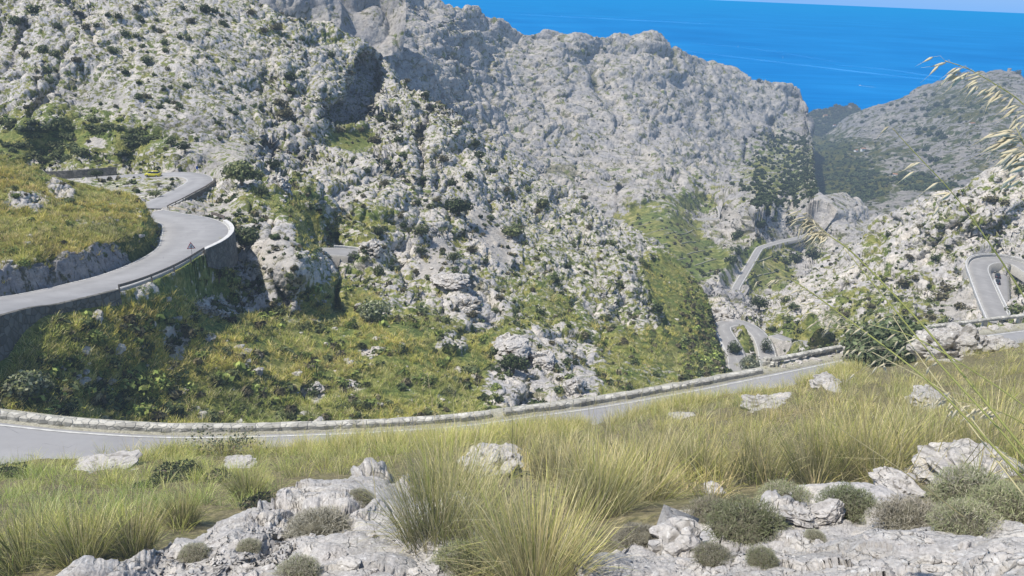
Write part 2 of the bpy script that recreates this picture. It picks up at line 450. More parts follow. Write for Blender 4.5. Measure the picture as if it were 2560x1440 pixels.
# --- road centre lines (bearing + level)
NEARLINE = [(-140, 1046, -20), (0, 1062, -20), (200, 1083, -20.1), (440, 1094, -20.2), (700, 1090, -20.4), (950, 1080, -20.7), (1150, 1066, -21), (1300, 1046, -21.3), (1500, 1019, -21.8), (1700, 984, -22.3), (1900, 945, -22.9), (2140, 895, -23.6), (2300, 865, -24.1), (2560, 828, -24.8), (2760, 806, -25.4)]
UPPER = [(-160, 806, -28), (0, 765, -30), (100, 746, -31), (200, 724, -32), (300, 696, -33), (380, 664, -34.2), (440, 630, -35.4), (480, 600, -36.3), (490, 576, -37), (472, 557, -37.6), (436, 546, -38.1), (400, 539, -38.6), (370, 534, -39)]
def up_hw(px, py): return 3.1 + 1.9 * np.exp(-((px - 490) / 45) ** 2 - ((py - 580) / 40) ** 2)
CARROAD = [(372, 520, -40.2), (405, 506, -41), (445, 486, -42.2), (480, 468, -43.3), (500, 452, -44.2), (488, 441, -44.9), (450, 436, -45.4), (400, 438, -45.9), (340, 441, -46.4), (280, 445, -46.9), (215, 450, -47.4), (150, 454, -48), (60, 458, -49)]
GLIMPSE = [(800, 628, -57), (845, 629, -57.5), (880, 633, -58), (898, 642, -58.5), (896, 655, -59), (880, 668, -60)]
LEFTPIN = [(1846, 930, -112), (1840, 890, -113), (1822, 850, -113.6), (1806, 822, -114), (1812, 811, -114.2), (1840, 806, -114.6), (1872, 816, -115), (1898, 838, -115.6), (1912, 865, -116.2), (1920, 900, -117), (1926, 940, -118)]
FARBIT = [(1936, 838, -115.4), (1955, 845, -114.8), (1985, 853, -113.5), (2030, 860, -112.5), (2070, 866, -112)]
RIGHTPIN = [(2505, 810, -82.56), (2490, 780, -83.42), (2472, 740, -84.28), (2456, 700, -85.14), (2446, 672, -85.66), (2452, 657, -86.0), (2475, 650, -86.26), (2510, 650, -86.69), (2545, 660, -87.2), (2580, 680, -87.72), (2640, 720, -88.58)]
PARKING = [(2489, 762, -88.41), (2490, 725, -88.41), (2489, 696, -88.41), (2487, 684, -88.41)]
VALLEY = [(1838, 745, -190), (1840, 720, -190.8), (1862, 682, -191.8), (1880, 652, -192.8), (1895, 626, -193.8), (1906, 617, -194.2), (1950, 604, -195.5), (1995, 594, -197), (2040, 580, -199)]
VALLEY2 = [(1730, 548, -213), (1795, 546, -214), (1803, 534, -214.5), (1797, 516, -215)]
R_NEAR = survey(NEARLINE); R_UP = survey(UPPER); R_CAR = survey(CARROAD); R_GL = survey(GLIMPSE)
R_LP = survey(LEFTPIN); R_FB = survey(FARBIT); R_RP = survey(RIGHTPIN); R_PK = survey(PARKING); R_VA = survey(VALLEY); R_VB = survey(VALLEY2); HW_UP = up_hw(*proj(R_UP))

# --------------------------------------------------------------- S1 near hillside (under the camera, down to the near road)
S1C = [(-300, 1440, 9.5), (0, 1440, 8.2), (300, 1440, 6.6), (700, 1440, 5.4), (1080, 1440, 3.6), (1340, 1430, 3.0), (1700, 1440, 3.4), (2200, 1440, 3.2), (2560, 1440, 3.0), (2860, 1440, 3.0),
       (0, 2300, 1.9), (1280, 2300, 1.75), (2560, 2300, 1.8), (0, 1700, 4.0), (1280, 1700, 2.3), (2560, 1700, 2.3), (600, 1700, 3),
       (0, 1300, 13), (300, 1300, 12), (600, 1300, 10), (800, 1240, 9.5), (1080, 1320, 4.1), (1000, 1220, 8.2), (1230, 1185, 8.6), (1500, 1280, 5.2), (1700, 1250, 5.6), (2000, 1260, 5.3), (2300, 1230, 5.6), (2560, 1230, 5.2), (2800, 1230, 5),
       (100, 1220, 20), (400, 1190, 22), (600, 1190, 20), (800, 1150, 22), (1000, 1150, 17), (1230, 1130, 17), (1500, 1120, 15), (1800, 1110, 13), (2100, 1100, 11), (2300, 1100, 11), (2560, 1120, 8.5),
       (2100, 1000, 21), (1800, 1020, 28), (1500, 1070, 30), (2400, 960, 27), (2560, 930, 28),
       ]
S1TOP = [(-1800, 1240), (-300, 1158), (0, 1154), (200, 1140), (400, 1128), (700, 1120), (1000, 1104), (1200, 1086), (1400, 1060), (1600, 1022), (1800, 978), (2000, 942), (2200, 902), (2400, 866), (2560, 842), (2860, 804), (4400, 640)]
_lx, _ = proj(R_NEAR); _lh = np.hypot(R_NEAR[:, 0], R_NEAR[:, 1])
S1C += [(-1700, 1440, 10), (-1700, 1300, 26), (-1700, 1250, 36), (-1700, 2300, 2.2), (4300, 1440, 3.4), (4300, 1100, 12), (4300, 900, 28), (4300, 700, 58), (4300, 2300, 2.1)]
for _q in S1TOP[1:-1]:
    _d = rays([_q[0]], [_q[1]])[0]; _h = np.interp(_q[0], _lx, _lh) - 7.6
    S1C.append((_q[0], _q[1], _h / math.hypot(_d[0], _d[1])))
S1 = sheet(S1C, -280, 2840, 3.0, S1TOP, [(-1800, 2300), (4400, 2300)], 2.6, [(.5, .25), (1.0, .8), (1.8, 2.4), (2.6, 4.2), (4.0, 5.5)], None, 1500)
U, V = S1.U, S1.V
vg = blobs(U, V, [(300, 1450, 500, 30, .75), (265, 1163, 75, 22, .05), (1240, 1150, 70, 35, .1), (595, 1158, 35, 14, .2), (1930, 1010, 60, 16, .15, -25), (2065, 960, 40, 14, .15, 20), (2330, 1000, 45, 16, .1, -10), (1990, 1330, 420, 60, .15), (1700, 1040, 40, 12, .3), (2350, 890, 60, 14, .2)], .95)
vg = np.where(V > 1480, .2, vg)
rough(S1, 1 - vg, [3.0, 1.1, .42, .16, .06], .09, .3)
carve(S1, [(R_NEAR + lateral(R_NEAR) * 2.8, 3.2)], 3.0, 5, .3, .25)

# --------------------------------------------------------------- S2 main slope, cliff mountain and rocky ridge
S2C = [(p[0], p[1], p[2]) for p in UPPER] + list(CARROAD) + list(GLIMPSE) + [
       (-250, 1040, 54), (0, 1020, 65), (0, 900, 68.5), (200, 850, 76.5), (300, 1040, 77.5), (600, 1080, 86), (960, 1080, 91), (1250, 1060, 96), (1400, 1020, 110), (1500, 990, 122), (1650, 960, 150), (1800, 930, 190),
       (-250, 900, 58.5), (100, 930, 70.5), (600, 900, 96), (300, 900, 81), (540, 715, 112), (760, 760, 122), (680, 700, 122), (660, 600, 134), (780, 640, 140), (840, 760, 130),
       (430, 462, -43.9), (380, 470, -44.1), (330, 468, -45.0), (260, 468, -46), (460, 452, -44), (600, 520, 150), (560, 500, 158), (700, 500, 165), (620, 450, 172), (560, 440, 182), (760, 540, 165), (850, 720, 140),
       (1000, 950, 106), (1200, 900, 122), (1000, 800, 126), (1200, 1000, 108), (1400, 940, 132), (1300, 800, 165),
       (900, 700, 160), (1000, 700, 175), (1000, 600, 200), (1130, 650, 195), (1170, 720, 178), (850, 560, 195), (900, 470, 225), (1000, 450, 245), (1200, 500, 265), (1300, 620, 240), (1400, 560, 300),
       (1500, 850, 180), (1700, 900, 195), (1500, 700, 235), (1600, 780, 222), (1750, 800, 262), (1790, 840, 265), (1800, 780, 300), (1700, 660, 330), (1560, 560, 350), (1380, 470, 352), (1250, 380, 355), (1090, 250, 365), (980, 200, 395),
       (450, 405, 202), (560, 380, 212), (300, 420, 205), (120, 425, 215), (300, 340, 218), (100, 330, 225), (-200, 330, 235), (200, 240, 248), (200, 150, 262), (400, 280, 236), (640, 0, 365), (300, 0, 310), (0, 0, 300), (0, 200, 255), (-250, -60, 310), (700, -10, 372), (850, 72, 385), (930, 120, 385), (640, 200, 295), (820, 340, 285), (700, 420, 225), (940, 380, 290), (930, 230, 340), (800, 180, 330), (500, 150, 280)]
def under(a, b, z, c, d):            # foot of a wall whose top edge is seen at (a, b)
    h = z / rays([a], [b])[0, 2] * math.hypot(*rays([a], [b])[0, :2]) - .6
    q = rays([c], [d])[0]; h -= .9; return (c, d, h / math.hypot(q[0], q[1]) * q[2])
S2C += [under(557, 566, -37, 562, 650), under(543, 604, -36.6, 548, 664), under(515, 628, -36.2, 522, 662), under(530, 452, -44.2, 540, 478), under(-150, 826, -28.4, -150, 850), under(0, 790, -30, 0, 812), under(100, 772, -31, 100, 792), under(200, 750, -32, 200, 770), under(300, 722, -33, 300, 738), under(400, 688, -34.5, 402, 703), under(460, 660, -35.6, 464, 682)]
S2C = [(a, b, c * math.sqrt(1 + ((a - 1280) / 1950) ** 2) if c > 0 else c) for a, b, c in S2C]
S2TOP = [(-260, -90), (560, -90), (612, -20), (640, 0), (700, 30), (760, 46), (820, 64), (850, 72), (885, 90), (930, 122), (960, 165), (975, 185), (1040, 232), (1090, 250), (1130, 276), (1180, 312), (1240, 362), (1290, 402), (1340, 442), (1390, 466), (1440, 500), (1500, 532), (1560, 562), (1620, 602), (1680, 642), (1735, 692), (1768, 742), (1778, 780), (1782, 815), (1786, 850), (1796, 890), (1806, 930)]
S2BOT = [(-260, 1190), (0, 1200), (600, 1230), (960, 1220), (1250, 1180), (1500, 1110), (1700, 1050), (1900, 975)]
def s2off(U, V):
    o = np.zeros(U.shape)
    # the great overhang, hollowed out under its lip
    w = blobs(U, V, [(905, 225, 46, 95, 1, 18), (850, 285, 62, 36, 1, -8), (672, 378, 28, 26, .6)], 0, .12); o += 34 * w
    for pts, wd, dp in [(([1052, 330], [1050, 400], [1052, 480]), 13, 14), (([1078, 270], [1065, 330]), 9, 9), (([845, 600], [838, 690], [842, 770]), 13, 13),
                        (([1085, 400], [1092, 470]), 7, 7), (([735, 300], [742, 390]), 9, 9), (([780, 350], [790, 400]), 7, 7), (([1000, 690], [1010, 720]), 16, 7), (([1190, 690], [1180, 722]), 22, 7), (([905, 690], [890, 720]), 13, 6),
                        (([640, 640], [690, 720], [720, 760]), 9, 3.5), (([1550, 700], [1560, 760]), 12, 8), (([690, 560], [660, 640]), 9, 2.5), (([1085, 700], [1110, 780]), 7, 4), (([150, 200], [80, 290]), 14, 8), (([60, 60], [30, 180]), 12, 8), (([200, 40], [240, 130]), 9, 6)]:
        o += dp * (1 - sstep(wd * .6, wd * 1.3, seg_dist(U, V, pts)))
    # ribs and shoulders standing forward
    for cx, cy, rx, ry, h, an in [(1130, 300, 45, 70, 10, 30), (990, 320, 40, 110, 8, 10), (760, 250, 70, 120, 12, 0), (640, 620, 40, 100, 3, -20), (930, 640, 40, 40, 7, 0), (1130, 690, 80, 30, 9, 10), (1160, 745, 40, 28, 7, 0), (1260, 860, 60, 28, 5, 15), (1360, 900, 50, 35, 5, 15), (1540, 720, 40, 60, 8, 25), (700, 470, 22, 40, 5, 0), (560, 760, 60, 24, 1.5, -5), (470, 330, 90, 20, 5, 10), (860, 420, 80, 40, 8, 0), (1180, 330, 50, 40, 6, 30)]:
        o -= h * blobs(U, V, [(cx, cy, rx, ry, 1, an)], 0, .5)
    return o
S2 = sheet(S2C, -260, 1804, 2.5, S2TOP, S2BOT, 2.5, [(4, 1.5), (9, 6), (18, 16), (34, 36), (60, 70), (100, 120)], s2off)
U, V = S2.U, S2.V
veg2 = blobs(U, V, [
    (600, 940, 1000, 140, .86), (300, 850, 420, 110, .88), (1050, 900, 150, 80, .80), (1000, 1000, 300, 80, .7), (520, 720, 160, 70, .72), (700, 520, 90, 60, .74), (740, 590, 60, 90, .70, 15), (850, 760, 90, 60, .74),
    (130, 340, 190, 62, .92), (330, 350, 100, 40, .7), (250, 410, 200, 26, .62), (240, 358, 26, 16, .1), (330, 462, 100, 26, .5),
    (640, 680, 50, 90, .22, -25), (700, 640, 40, 100, .18, -25), (440, 850, 26, 40, .15, -20), (560, 760, 70, 24, .25), (480, 520, 70, 12, .4), (620, 545, 30, 20, .5),
    (880, 350, 60, 34, .8), (900, 560, 80, 40, .62), (1000, 470, 60, 40, .45), (1180, 560, 70, 40, .5), (870, 600, 60, 30, .6),
    (1300, 700, 60, 100, .52, -30), (1380, 780, 60, 80, .58, -30), (1500, 880, 200, 60, .60, 5), (1700, 880, 130, 60, .76), (1680, 720, 60, 90, .78, -35), (1760, 820, 60, 80, .85, -20), (1600, 950, 150, 40, .6), (1330, 560, 50, 90, .46, -30), (1450, 620, 50, 60, .45, -30),
    (1010, 650, 30, 40, .1), (1090, 640, 40, 60, .05, 20), (1220, 590, 40, 90, .05, -35), (1370, 960, 60, 70, .16), (1280, 960, 60, 60, .18), (1180, 760, 80, 60, .2), (1350, 890, 40, 40, .1),
    (1370, 900, 110, 70, .26), (1300, 970, 90, 60, .2), (1420, 980, 70, 50, .3), (1130, 860, 40, 26, .3), (930, 870, 40, 16, .3), (790, 970, 26, 18, .2), (880, 960, 24, 14, .2), (690, 60, 90, 40, .5), (850, 90, 60, 20, .55), (650, 160, 30, 60, .4)], .43, .45)
cen = sstep(480, 760, V) * sstep(820, 950, U); veg2 = np.clip(veg2 + .07 * cen * (veg2 > .25), 0, 1)
veg2 = np.where((V < 330) & (U < 1000), np.minimum(veg2, .62), veg2)
scr2 = blobs(U, V, [(1090, 650, 34, 60, .9, 20), (1225, 590, 32, 80, .9, -35), (1200, 555, 40, 26, .9), (560, 400, 60, 50, .8, 0), (470, 380, 60, 20, .5), (240, 358, 30, 16, .8), (330, 462, 110, 26, .35), (620, 400, 24, 60, .7, 10), (440, 850, 24, 40, .7), (560, 790, 50, 14, .6), (700, 650, 40, 90, .5, -25), (480, 520, 90, 16, .6), (560, 520, 40, 24, .6), (620, 300, 40, 60, .35), (300, 260, 24, 50, .6)], 0)
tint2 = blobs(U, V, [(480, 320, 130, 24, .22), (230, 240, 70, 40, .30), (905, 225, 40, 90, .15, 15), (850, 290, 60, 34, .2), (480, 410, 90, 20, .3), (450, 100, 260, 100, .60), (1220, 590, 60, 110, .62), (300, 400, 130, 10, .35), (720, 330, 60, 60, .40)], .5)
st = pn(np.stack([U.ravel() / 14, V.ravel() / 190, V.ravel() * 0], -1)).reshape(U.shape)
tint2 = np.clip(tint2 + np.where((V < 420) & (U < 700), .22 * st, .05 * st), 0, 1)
far = sstep(110, 230, S2.r)
calm = (1 - .55 * blobs(U, V, [(470, 150, 180, 190, 1, 20), (240, 240, 60, 50, 1), (480, 330, 140, 50, 1)], 0, .4)) * (1 - .85 * np.maximum(blobs(U, V, [(380, 465, 160, 30, 1)], 0), np.clip(scr2 * 1.2, 0, 1) * .9))
rk = (1 - sstep(.55, .85, veg2)) * (.45 + .55 * far) * calm
rough(S2, rk, [30, 11, 4.6, 2.1, 1.0, .5], [.085, .04, .05, .095, .14, .17], .22, (1.15, 1, .75))
blocky(S2, rk, [13, 4.6, 1.6], .14, (1.5, 1, .62), math.radians(32))
cliff = blobs(U, V, [(480, 170, 420, 200, 1, 10), (1000, 330, 140, 150, 1), (690, 670, 70, 110, .8)], 0, .3)
keep = S2.crev.copy(); rough(S2, cliff * rk, [9, 3.6], .11, 0, (1, 1, .16)); S2.crev = np.maximum(keep, S2.crev * .8 * cliff)
ledges(S2, rk, 15, 2.9, .55, .2)
ledges(S2, rk, 5.5, .9, .75, -.2)
S2.P = S2.P + normals(S2.P) * ((pn(S2.P.reshape(-1, 3) / .55).reshape(U.shape)) * .10 * np.minimum(1, S2.r / 150))[..., None]
UPL = [(R_UP, HW_UP + .2), (R_CAR, 3.1), (R_GL, 2.8)]
carve(S2, UPL)

# --------------------------------------------------------------- S3 grassy hump inside the upper bend
S3C = [(-250, 805, -27.4), (0, 738, -29.3), (100, 706, -30.4), (200, 680, -31.4), (300, 653, -32.5), (350, 637, -33.3), (400, 606, -34.7), (424, 590, -35.5),
       (-250, 650, 76), (0, 650, 82.5), (60, 620, 85), (200, 630, 91.5), (300, 615, 98.5), (360, 605, 104), (400, 560, 115), (60, 500, 104), (200, 520, 110), (300, 550, 108), (300, 480, 124), (380, 512, 127), (200, 462, 126), (100, 425, 124), (0, 390, 122), (-250, 300, 128), (398, 530, 125)]
S3C = [(a, b, c * math.sqrt(1 + ((a - 1280) / 1950) ** 2) if c > 0 else c) for a, b, c in S3C]
S3TOP = [(-260, 300), (0, 388), (50, 402), (100, 424), (130, 444), (190, 460), (270, 471), (330, 482), (380, 512), (396, 530), (404, 560), (414, 585), (428, 592)]
S3BOT = [(-260, 816), (0, 744), (100, 712), (200, 687), (300, 660), (350, 644), (400, 614), (428, 596)]
S3 = sheet(S3C, -260, 428, 2.4, S3TOP, S3BOT, 2.4, [(1.5, .5), (4, 2.5), (9, 9), (16, 20)])
U, V = S3.U, S3.V
veg3 = blobs(U, V, [(60, 690, 220, 34, .25, -12), (250, 640, 100, 22, .3, -14), (150, 480, 40, 24, .2, 40), (60, 510, 60, 24, .35), (398, 560, 12, 40, .15), (230, 560, 60, 16, .6), (380, 620, 40, 12, .2, -30)], .9)
rough(S3, 1 - veg3, [9, 3.6, 1.5, .6, .28], .17, .25)
blocky(S3, 1 - sstep(.4, .8, veg3), [2.6, 1.0], .22, (1, 1, 1.5))
carve(S3, [(R_UP, HW_UP + .2), (R_CAR, 3.1)], 3.2, 4.0, .5)

# --------------------------------------------------------------- S4 right rocky hill and the bends at its foot
S4C = list(LEFTPIN) + list(FARBIT) + list(RIGHTPIN) + [(2490, 725, -88.6)] + [
       (1750, 960, 215), (1850, 960, 245), (2000, 940, 220), (2150, 900, 200), (2350, 860, 180), (2560, 830, 180), (2860, 800, 180),
       (1960, 890, 270), (2050, 830, 285), (2180, 790, 280), (2300, 800, 258), (2380, 780, 276), (2420, 800, 262), (2560, 770, 280), (1860, 870, 284), (2520, 720, 330), (2860, 700, 320),
       (2405, 700, 318), (2395, 745, 298), (2300, 680, 338), (2150, 700, 345), (2050, 760, 320), (1960, 780, 325), (1860, 785, 330), (1800, 790, 322), (1780, 800, 325),
       (2560, 600, 346), (2440, 600, 343), (2300, 590, 366), (2200, 640, 372), (2560, 500, 360), (2860, 500, 360), (2440, 520, 360),
       (2860, 320, 380), (2560, 402, 378), (2440, 452, 378), (2300, 502, 394), (2170, 588, 402), (2020, 690, 396), (1930, 742, 378)]
S4TOP = [(1735, 800), (1765, 770), (1800, 756), (1840, 782), (1880, 772), (1930, 742), (1960, 722), (2020, 690), (2060, 652), (2130, 612), (2170, 586), (2230, 542), (2300, 502), (2360, 490), (2440, 452), (2500, 422), (2560, 400), (2860, 310)]
S4BOT = [(1735, 985), (1900, 975), (2150, 925), (2560, 860), (2860, 820)]
def s4off(U, V):
    o = np.zeros(U.shape)
    for cx, cy, rx, ry, h, an in [(2000, 900, 45, 25, 6, 0), (2250, 650, 100, 20, 7, -35), (2350, 560, 80, 20, 8, -30), (2120, 690, 60, 15, 6, -35), (2480, 540, 70, 20, 8, -25), (1800, 775, 30, 20, 8, 0), (1900, 760, 30, 15, 5, 0), (2060, 800, 40, 14, 4, 0)]:
        o -= h * blobs(U, V, [(cx, cy, rx, ry, 1, an)], 0, .5)
    return o
S4 = sheet(S4C, 1735, 2860, 2.5, S4TOP, S4BOT, 2.5, [(4, 2), (10, 7), (22, 20), (44, 46), (80, 90), (120, 140)], s4off)
U, V = S4.U, S4.V
veg4 = blobs(U, V, [(2100, 830, 160, 50, .62), (2000, 820, 70, 30, .7), (2200, 770, 120, 40, .58), (2110, 740, 60, 20, .6), (2200, 620, 26, 50, .55, 20), (2250, 700, 60, 40, .5), (1880, 870, 35, 50, .9), (1790, 900, 60, 60, .9), (2060, 900, 120, 34, .7), (2300, 850, 90, 30, .7), (2420, 820, 150, 24, .6), (2550, 830, 60, 20, .8), (2480, 500, 60, 26, .45), (2520, 770, 60, 60, .4), (1950, 880, 20, 40, .2), (2400, 760, 60, 40, .25), (2300, 640, 40, 30, .4), (2420, 560, 60, 20, .42), (2330, 740, 60, 30, .45)], .40, .5)
scr4 = blobs(U, V, [(1955, 885, 24, 40, .9), (2390, 760, 60, 40, .6), (2525, 710, 40, 40, .7), (2050, 800, 80, 12, .4), (2460, 810, 60, 12, .5)], 0)
rk = (1 - sstep(.55, .85, veg4)) * (1 - .7 * scr4)
rough(S4, rk, [34, 13, 6, 2.7, 1.2, .6], [.065, .05, .05, .08, .12, .14], .2, (1, 1, 1.15))
ledges(S4, rk, 13, 2.6, -.55, .25)
ledges(S4, rk, 5, .9, -.7, .1)
blocky(S4, rk, [14, 5, 2.1], .16, (.75, 1, 1.7), math.radians(-32))
carve(S4, [(R_LP, 3.3), (R_FB, 2.6), (R_RP, 3.2), (R_PK, 3.5)])

# --------------------------------------------------------------- S5 far grey mountain with the green terraced valley
S5C = list(VALLEY) + list(VALLEY2) + [(1500, 640, 640), (1600, 640, 600), (1700, 640, 590), (1780, 700, 560), (1800, 860, 480), (2000, 780, 520), (2200, 700, 560), (1600, 560, 690), (1700, 590, 650), (1560, 500, 780), (1700, 500, 820), (1660, 450, 900),
       (1500, 400, 950), (1300, 300, 1020), (1300, 420, 820), (1100, 150, 950), (1000, 300, 700), (980, 190, 720), (860, 60, 800), (900, 0, 900), (800, -80, 950), (1090, 0, 1180), (1170, 20, 1220), (1310, 80, 1340), (1400, 180, 1200), (1420, 80, 1400), (1550, 90, 1540), (1640, 92, 1600), (1700, 250, 1350), (1760, 160, 1760), (1900, 200, 1880), (2010, 240, 1950), (2000, 300, 1850), (1900, 330, 1620), (1860, 430, 1180), (1840, 380, 1350), (2000, 420, 1250), (1960, 480, 960),
       (1820, 500, 850), (1920, 490, 780), (2030, 482, 850), (2100, 488, 860), (2200, 540, 840), (2100, 556, -188), (1990, 562, -187), (1915, 585, -188), (1950, 640, -203), (1990, 640, -205), (2040, 618, -206), (1915, 690, -201), (1870, 740, -199), (2400, 620, 820), (1850, 560, 740)]
S5TOP = [(780, -120), (1040, -60), (1072, -6), (1090, 4), (1098, 12), (1108, 22), (1150, 26), (1165, 18), (1190, 20), (1215, 46), (1262, 66), (1300, 86), (1330, 86), (1362, 76), (1400, 74), (1420, 80), (1450, 86), (1480, 104), (1530, 98), (1560, 90), (1600, 96), (1630, 90), (1650, 92), (1690, 120), (1720, 146), (1760, 154), (1800, 156), (1846, 172), (1880, 196), (1915, 206), (1950, 216), (1985, 226), (2006, 238), (2013, 252), (2016, 275), (2022, 300), (2026, 350), (2030, 410), (2036, 474), (2060, 488), (2110, 486), (2150, 498), (2180, 520), (2250, 548), (2420, 600)]
S5BOT = [(780, 330), (950, 300), (1100, 400), (1300, 560), (1500, 680), (1750, 880), (1900, 850), (2000, 800), (2420, 700)]
def s5off(U, V):
    o = np.zeros(U.shape)
    for cx, cy, rx, ry, h, an in [(1580, 490, 50, 30, 22, 0), (1880, 360, 40, 60, 40, 0), (1880, 530, 60, 40, 12, 0), (2080, 510, 80, 26, 16, 10), (1820, 560, 24, 16, 10, 0), (1960, 300, 40, 60, 30, 0)]:
        o -= h * blobs(U, V, [(cx, cy, rx, ry, 1, an)], 0, .5)
    for pts, wd, dp in [(([1862, 355], [1858, 400]), 8, 60), (([1928, 300], [1934, 350]), 7, 50), (([1550, 470], [1545, 525]), 8, 24), (([1980, 520], [1985, 575]), 8, 22), (([1180, 60], [1330, 200], [1420, 330]), 22, 14), (([1480, 150], [1560, 330]), 20, 16), (([1700, 200], [1740, 330]), 20, 18), (([1020, 60], [1150, 200]), 20, 14)]:
        o += dp * (1 - sstep(wd * .5, wd * 1.4, seg_dist(U, V, pts)))
    return o
S5 = sheet(S5C, 780, 2420, 2.2, S5TOP, S5BOT, 2.2, [(10, 3), (30, 16), (70, 50), (140, 120), (260, 250)], s5off)
U, V = S5.U, S5.V
veg5 = blobs(U, V, [(1680, 610, 120, 70, .80, 30), (1620, 570, 60, 40, .8, 20), (1760, 670, 60, 40, .8), (1730, 510, 90, 26, .66), (1920, 680, 60, 60, .8), (1890, 640, 40, 40, .75), (1990, 620, 60, 24, .55), (1960, 425, 110, 80, .58), (1500, 420, 120, 40, .34), (1650, 420, 100, 40, .38), (1480, 300, 90, 26, .30), (1840, 570, 40, 26, .3), (1840, 545, 24, 14, .05), (1760, 460, 80, 30, .45)], .33, .5)
scr5 = blobs(U, V, [(1835, 545, 22, 16, .8)], 0)
rk = (1 - sstep(.5, .8, veg5)) * (1 - .8 * blobs(U, V, [(2055, 520, 75, 50, 1)], 0))
rough(S5, rk, [140, 60, 24, 11, 5, 2.4], [.075, .055, .04, .05, .11, .19], .25, (1, 1, 1.3))
ledges(S5, rk, 70, 11, -.25, .1)
ledges(S5, rk, 22, 4.4, -.4, .15)
blocky(S5, rk, [40, 15, 6.5], .085, (.7, 1, 1.9), math.radians(-24))
carve(S5, [(R_VA, 3.6), (R_VB, 3.4)], 1.6, 2.0)

# --------------------------------------------------------------- S6 far right mountain with its wooded valley, S7 headland, S8 blue mountain behind the cliff
S6C = [(2000, 345, 2500), (2045, 350, 2500), (2145, 285, 2650), (2260, 245, 2650), (2350, 200, 2700), (2500, 178, 2550), (2560, 186, 2500), (2860, 300, 2300), (2560, 300, 1950), (2300, 400, 1700), (2100, 400, 1850), (2020, 400, 1900), (2050, 480, 1450), (2300, 480, 1350), (2560, 390, 1500), (2860, 480, 1300), (2000, 560, 1150), (2300, 600, 1000), (2860, 620, 1000)]
S6TOP = [(1990, 300), (2022, 322), (2034, 336), (2060, 346), (2078, 330), (2108, 304), (2145, 284), (2180, 271), (2205, 265), (2260, 246), (2300, 217), (2340, 204), (2370, 198), (2400, 188), (2450, 182), (2500, 178), (2535, 180), (2556, 196), (2640, 240), (2860, 320)]
S6 = sheet(S6C, 1990, 2860, 2.3, S6TOP, [(1990, 560), (2300, 640), (2860, 640)], 2.3, [(20, 6), (60, 30), (140, 90), (260, 200)])
U, V = S6.U, S6.V
veg6 = blobs(U, V, [(2060, 440, 120, 90, .9), (2100, 480, 120, 40, .8), (2300, 460, 90, 24, .8, 10), (2420, 270, 90, 60, .6), (2330, 340, 100, 40, .48), (2200, 380, 70, 30, .6), (2450, 380, 110, 60, .5)], .44, .5)
rough(S6, np.ones(U.shape), [120, 44, 18, 8, 4], .085, .3, (1, 1, 1.2))
S7C = [(1980, 345, 2900), (2180, 345, 2900), (1980, 285, 3150), (2060, 270, 3200), (2180, 280, 3150)]
S7 = sheet(S7C, 1980, 2200, 2.3, [(1980, 292), (2020, 284), (2045, 274), (2070, 272), (2100, 266), (2122, 262), (2140, 264), (2152, 274), (2168, 286), (2200, 310)], [(1980, 350), (2200, 350)], 2.3, [(15, 10), (50, 60), (90, 150)])
rough(S7, np.ones(S7.U.shape), [90, 36, 15], .16, .3)
S8C = [(560, 140, 600), (1000, 140, 640), (560, -150, 690), (1000, -150, 740), (700, 20, 640), (860, 40, 660)]
S8 = sheet(S8C, 540, 1010, 2.4, [(540, -150), (1010, -150)], [(540, 150), (1010, 150)], 2.4, [(20, 10), (80, 80)])
rough(S8, np.ones(S8.U.shape), [60, 24, 10, 4.5], .2, .3, (1, 1, .6))

M1 = terrain_mat('hillside_near', .022, soil=True); M2 = terrain_mat('limestone_slope', .21, rockscale=1.0); M3 = terrain_mat('grass_slope', .14)
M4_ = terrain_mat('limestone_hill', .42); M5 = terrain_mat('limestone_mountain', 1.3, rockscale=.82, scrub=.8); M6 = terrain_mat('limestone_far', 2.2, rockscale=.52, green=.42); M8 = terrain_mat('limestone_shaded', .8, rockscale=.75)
half = lambda S: np.full(S.U.shape, .5)
zero = lambda S: np.zeros(S.U.shape)
build_sheet(S1, 'ground', M1, vg, zero(S1) + np.where(vg < .4, .25, 0), half(S1) + .12)
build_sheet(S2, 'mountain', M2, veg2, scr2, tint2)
build_sheet(S3, 'hill', M3, veg3, zero(S3), half(S3) - .38 * (S3.V > pl(S3BOT, S3.U) - 62))  # lower band darkened: shade of the road cut put into the tint
build_sheet(S4, 'hill', M4_, veg4, scr4, half(S4) + .05)
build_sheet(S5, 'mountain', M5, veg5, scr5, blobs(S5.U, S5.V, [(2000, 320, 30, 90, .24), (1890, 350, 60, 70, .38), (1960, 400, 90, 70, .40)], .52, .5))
build_sheet(S6, 'mountain', M6, veg6, zero(S6), half(S6))
build_sheet(S7, 'headland', M6, zero(S7) + .62, zero(S7), half(S7) - .2)
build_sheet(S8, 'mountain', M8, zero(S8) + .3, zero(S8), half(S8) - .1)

# --------------------------------------------------------------- sea and air
n = NT('sea_water'); n.bs.inputs['Roughness'].default_value = .55; n.bs.inputs['Specular IOR Level'].default_value = .05
wv = n.scaled((.0016, .012, 1)); mp = wv.node; mp.inputs['Rotation'].default_value = (0, 0, math.radians(-12))
f1 = n.noise(1.0, 6, .6, wv); f2 = n.noise(.0007, 4, .55)
c = n.ramp(n.math('ADD', n.math('MULTIPLY', f1, .4), n.math('MULTIPLY', f2, .6)), [(.34, (.004, .112, .345)), (.5, (.007, .155, .42)), (.66, (.016, .215, .51))])
n.set(n.bs.inputs['Base Color'], c)
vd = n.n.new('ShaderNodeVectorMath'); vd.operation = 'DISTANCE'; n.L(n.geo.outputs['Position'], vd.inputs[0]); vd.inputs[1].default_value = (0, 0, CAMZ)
fz = n.math('SUBTRACT', 1.0, n.math('POWER', 2.718282, n.math('MULTIPLY', vd.outputs['Value'], -1 / 26000)))
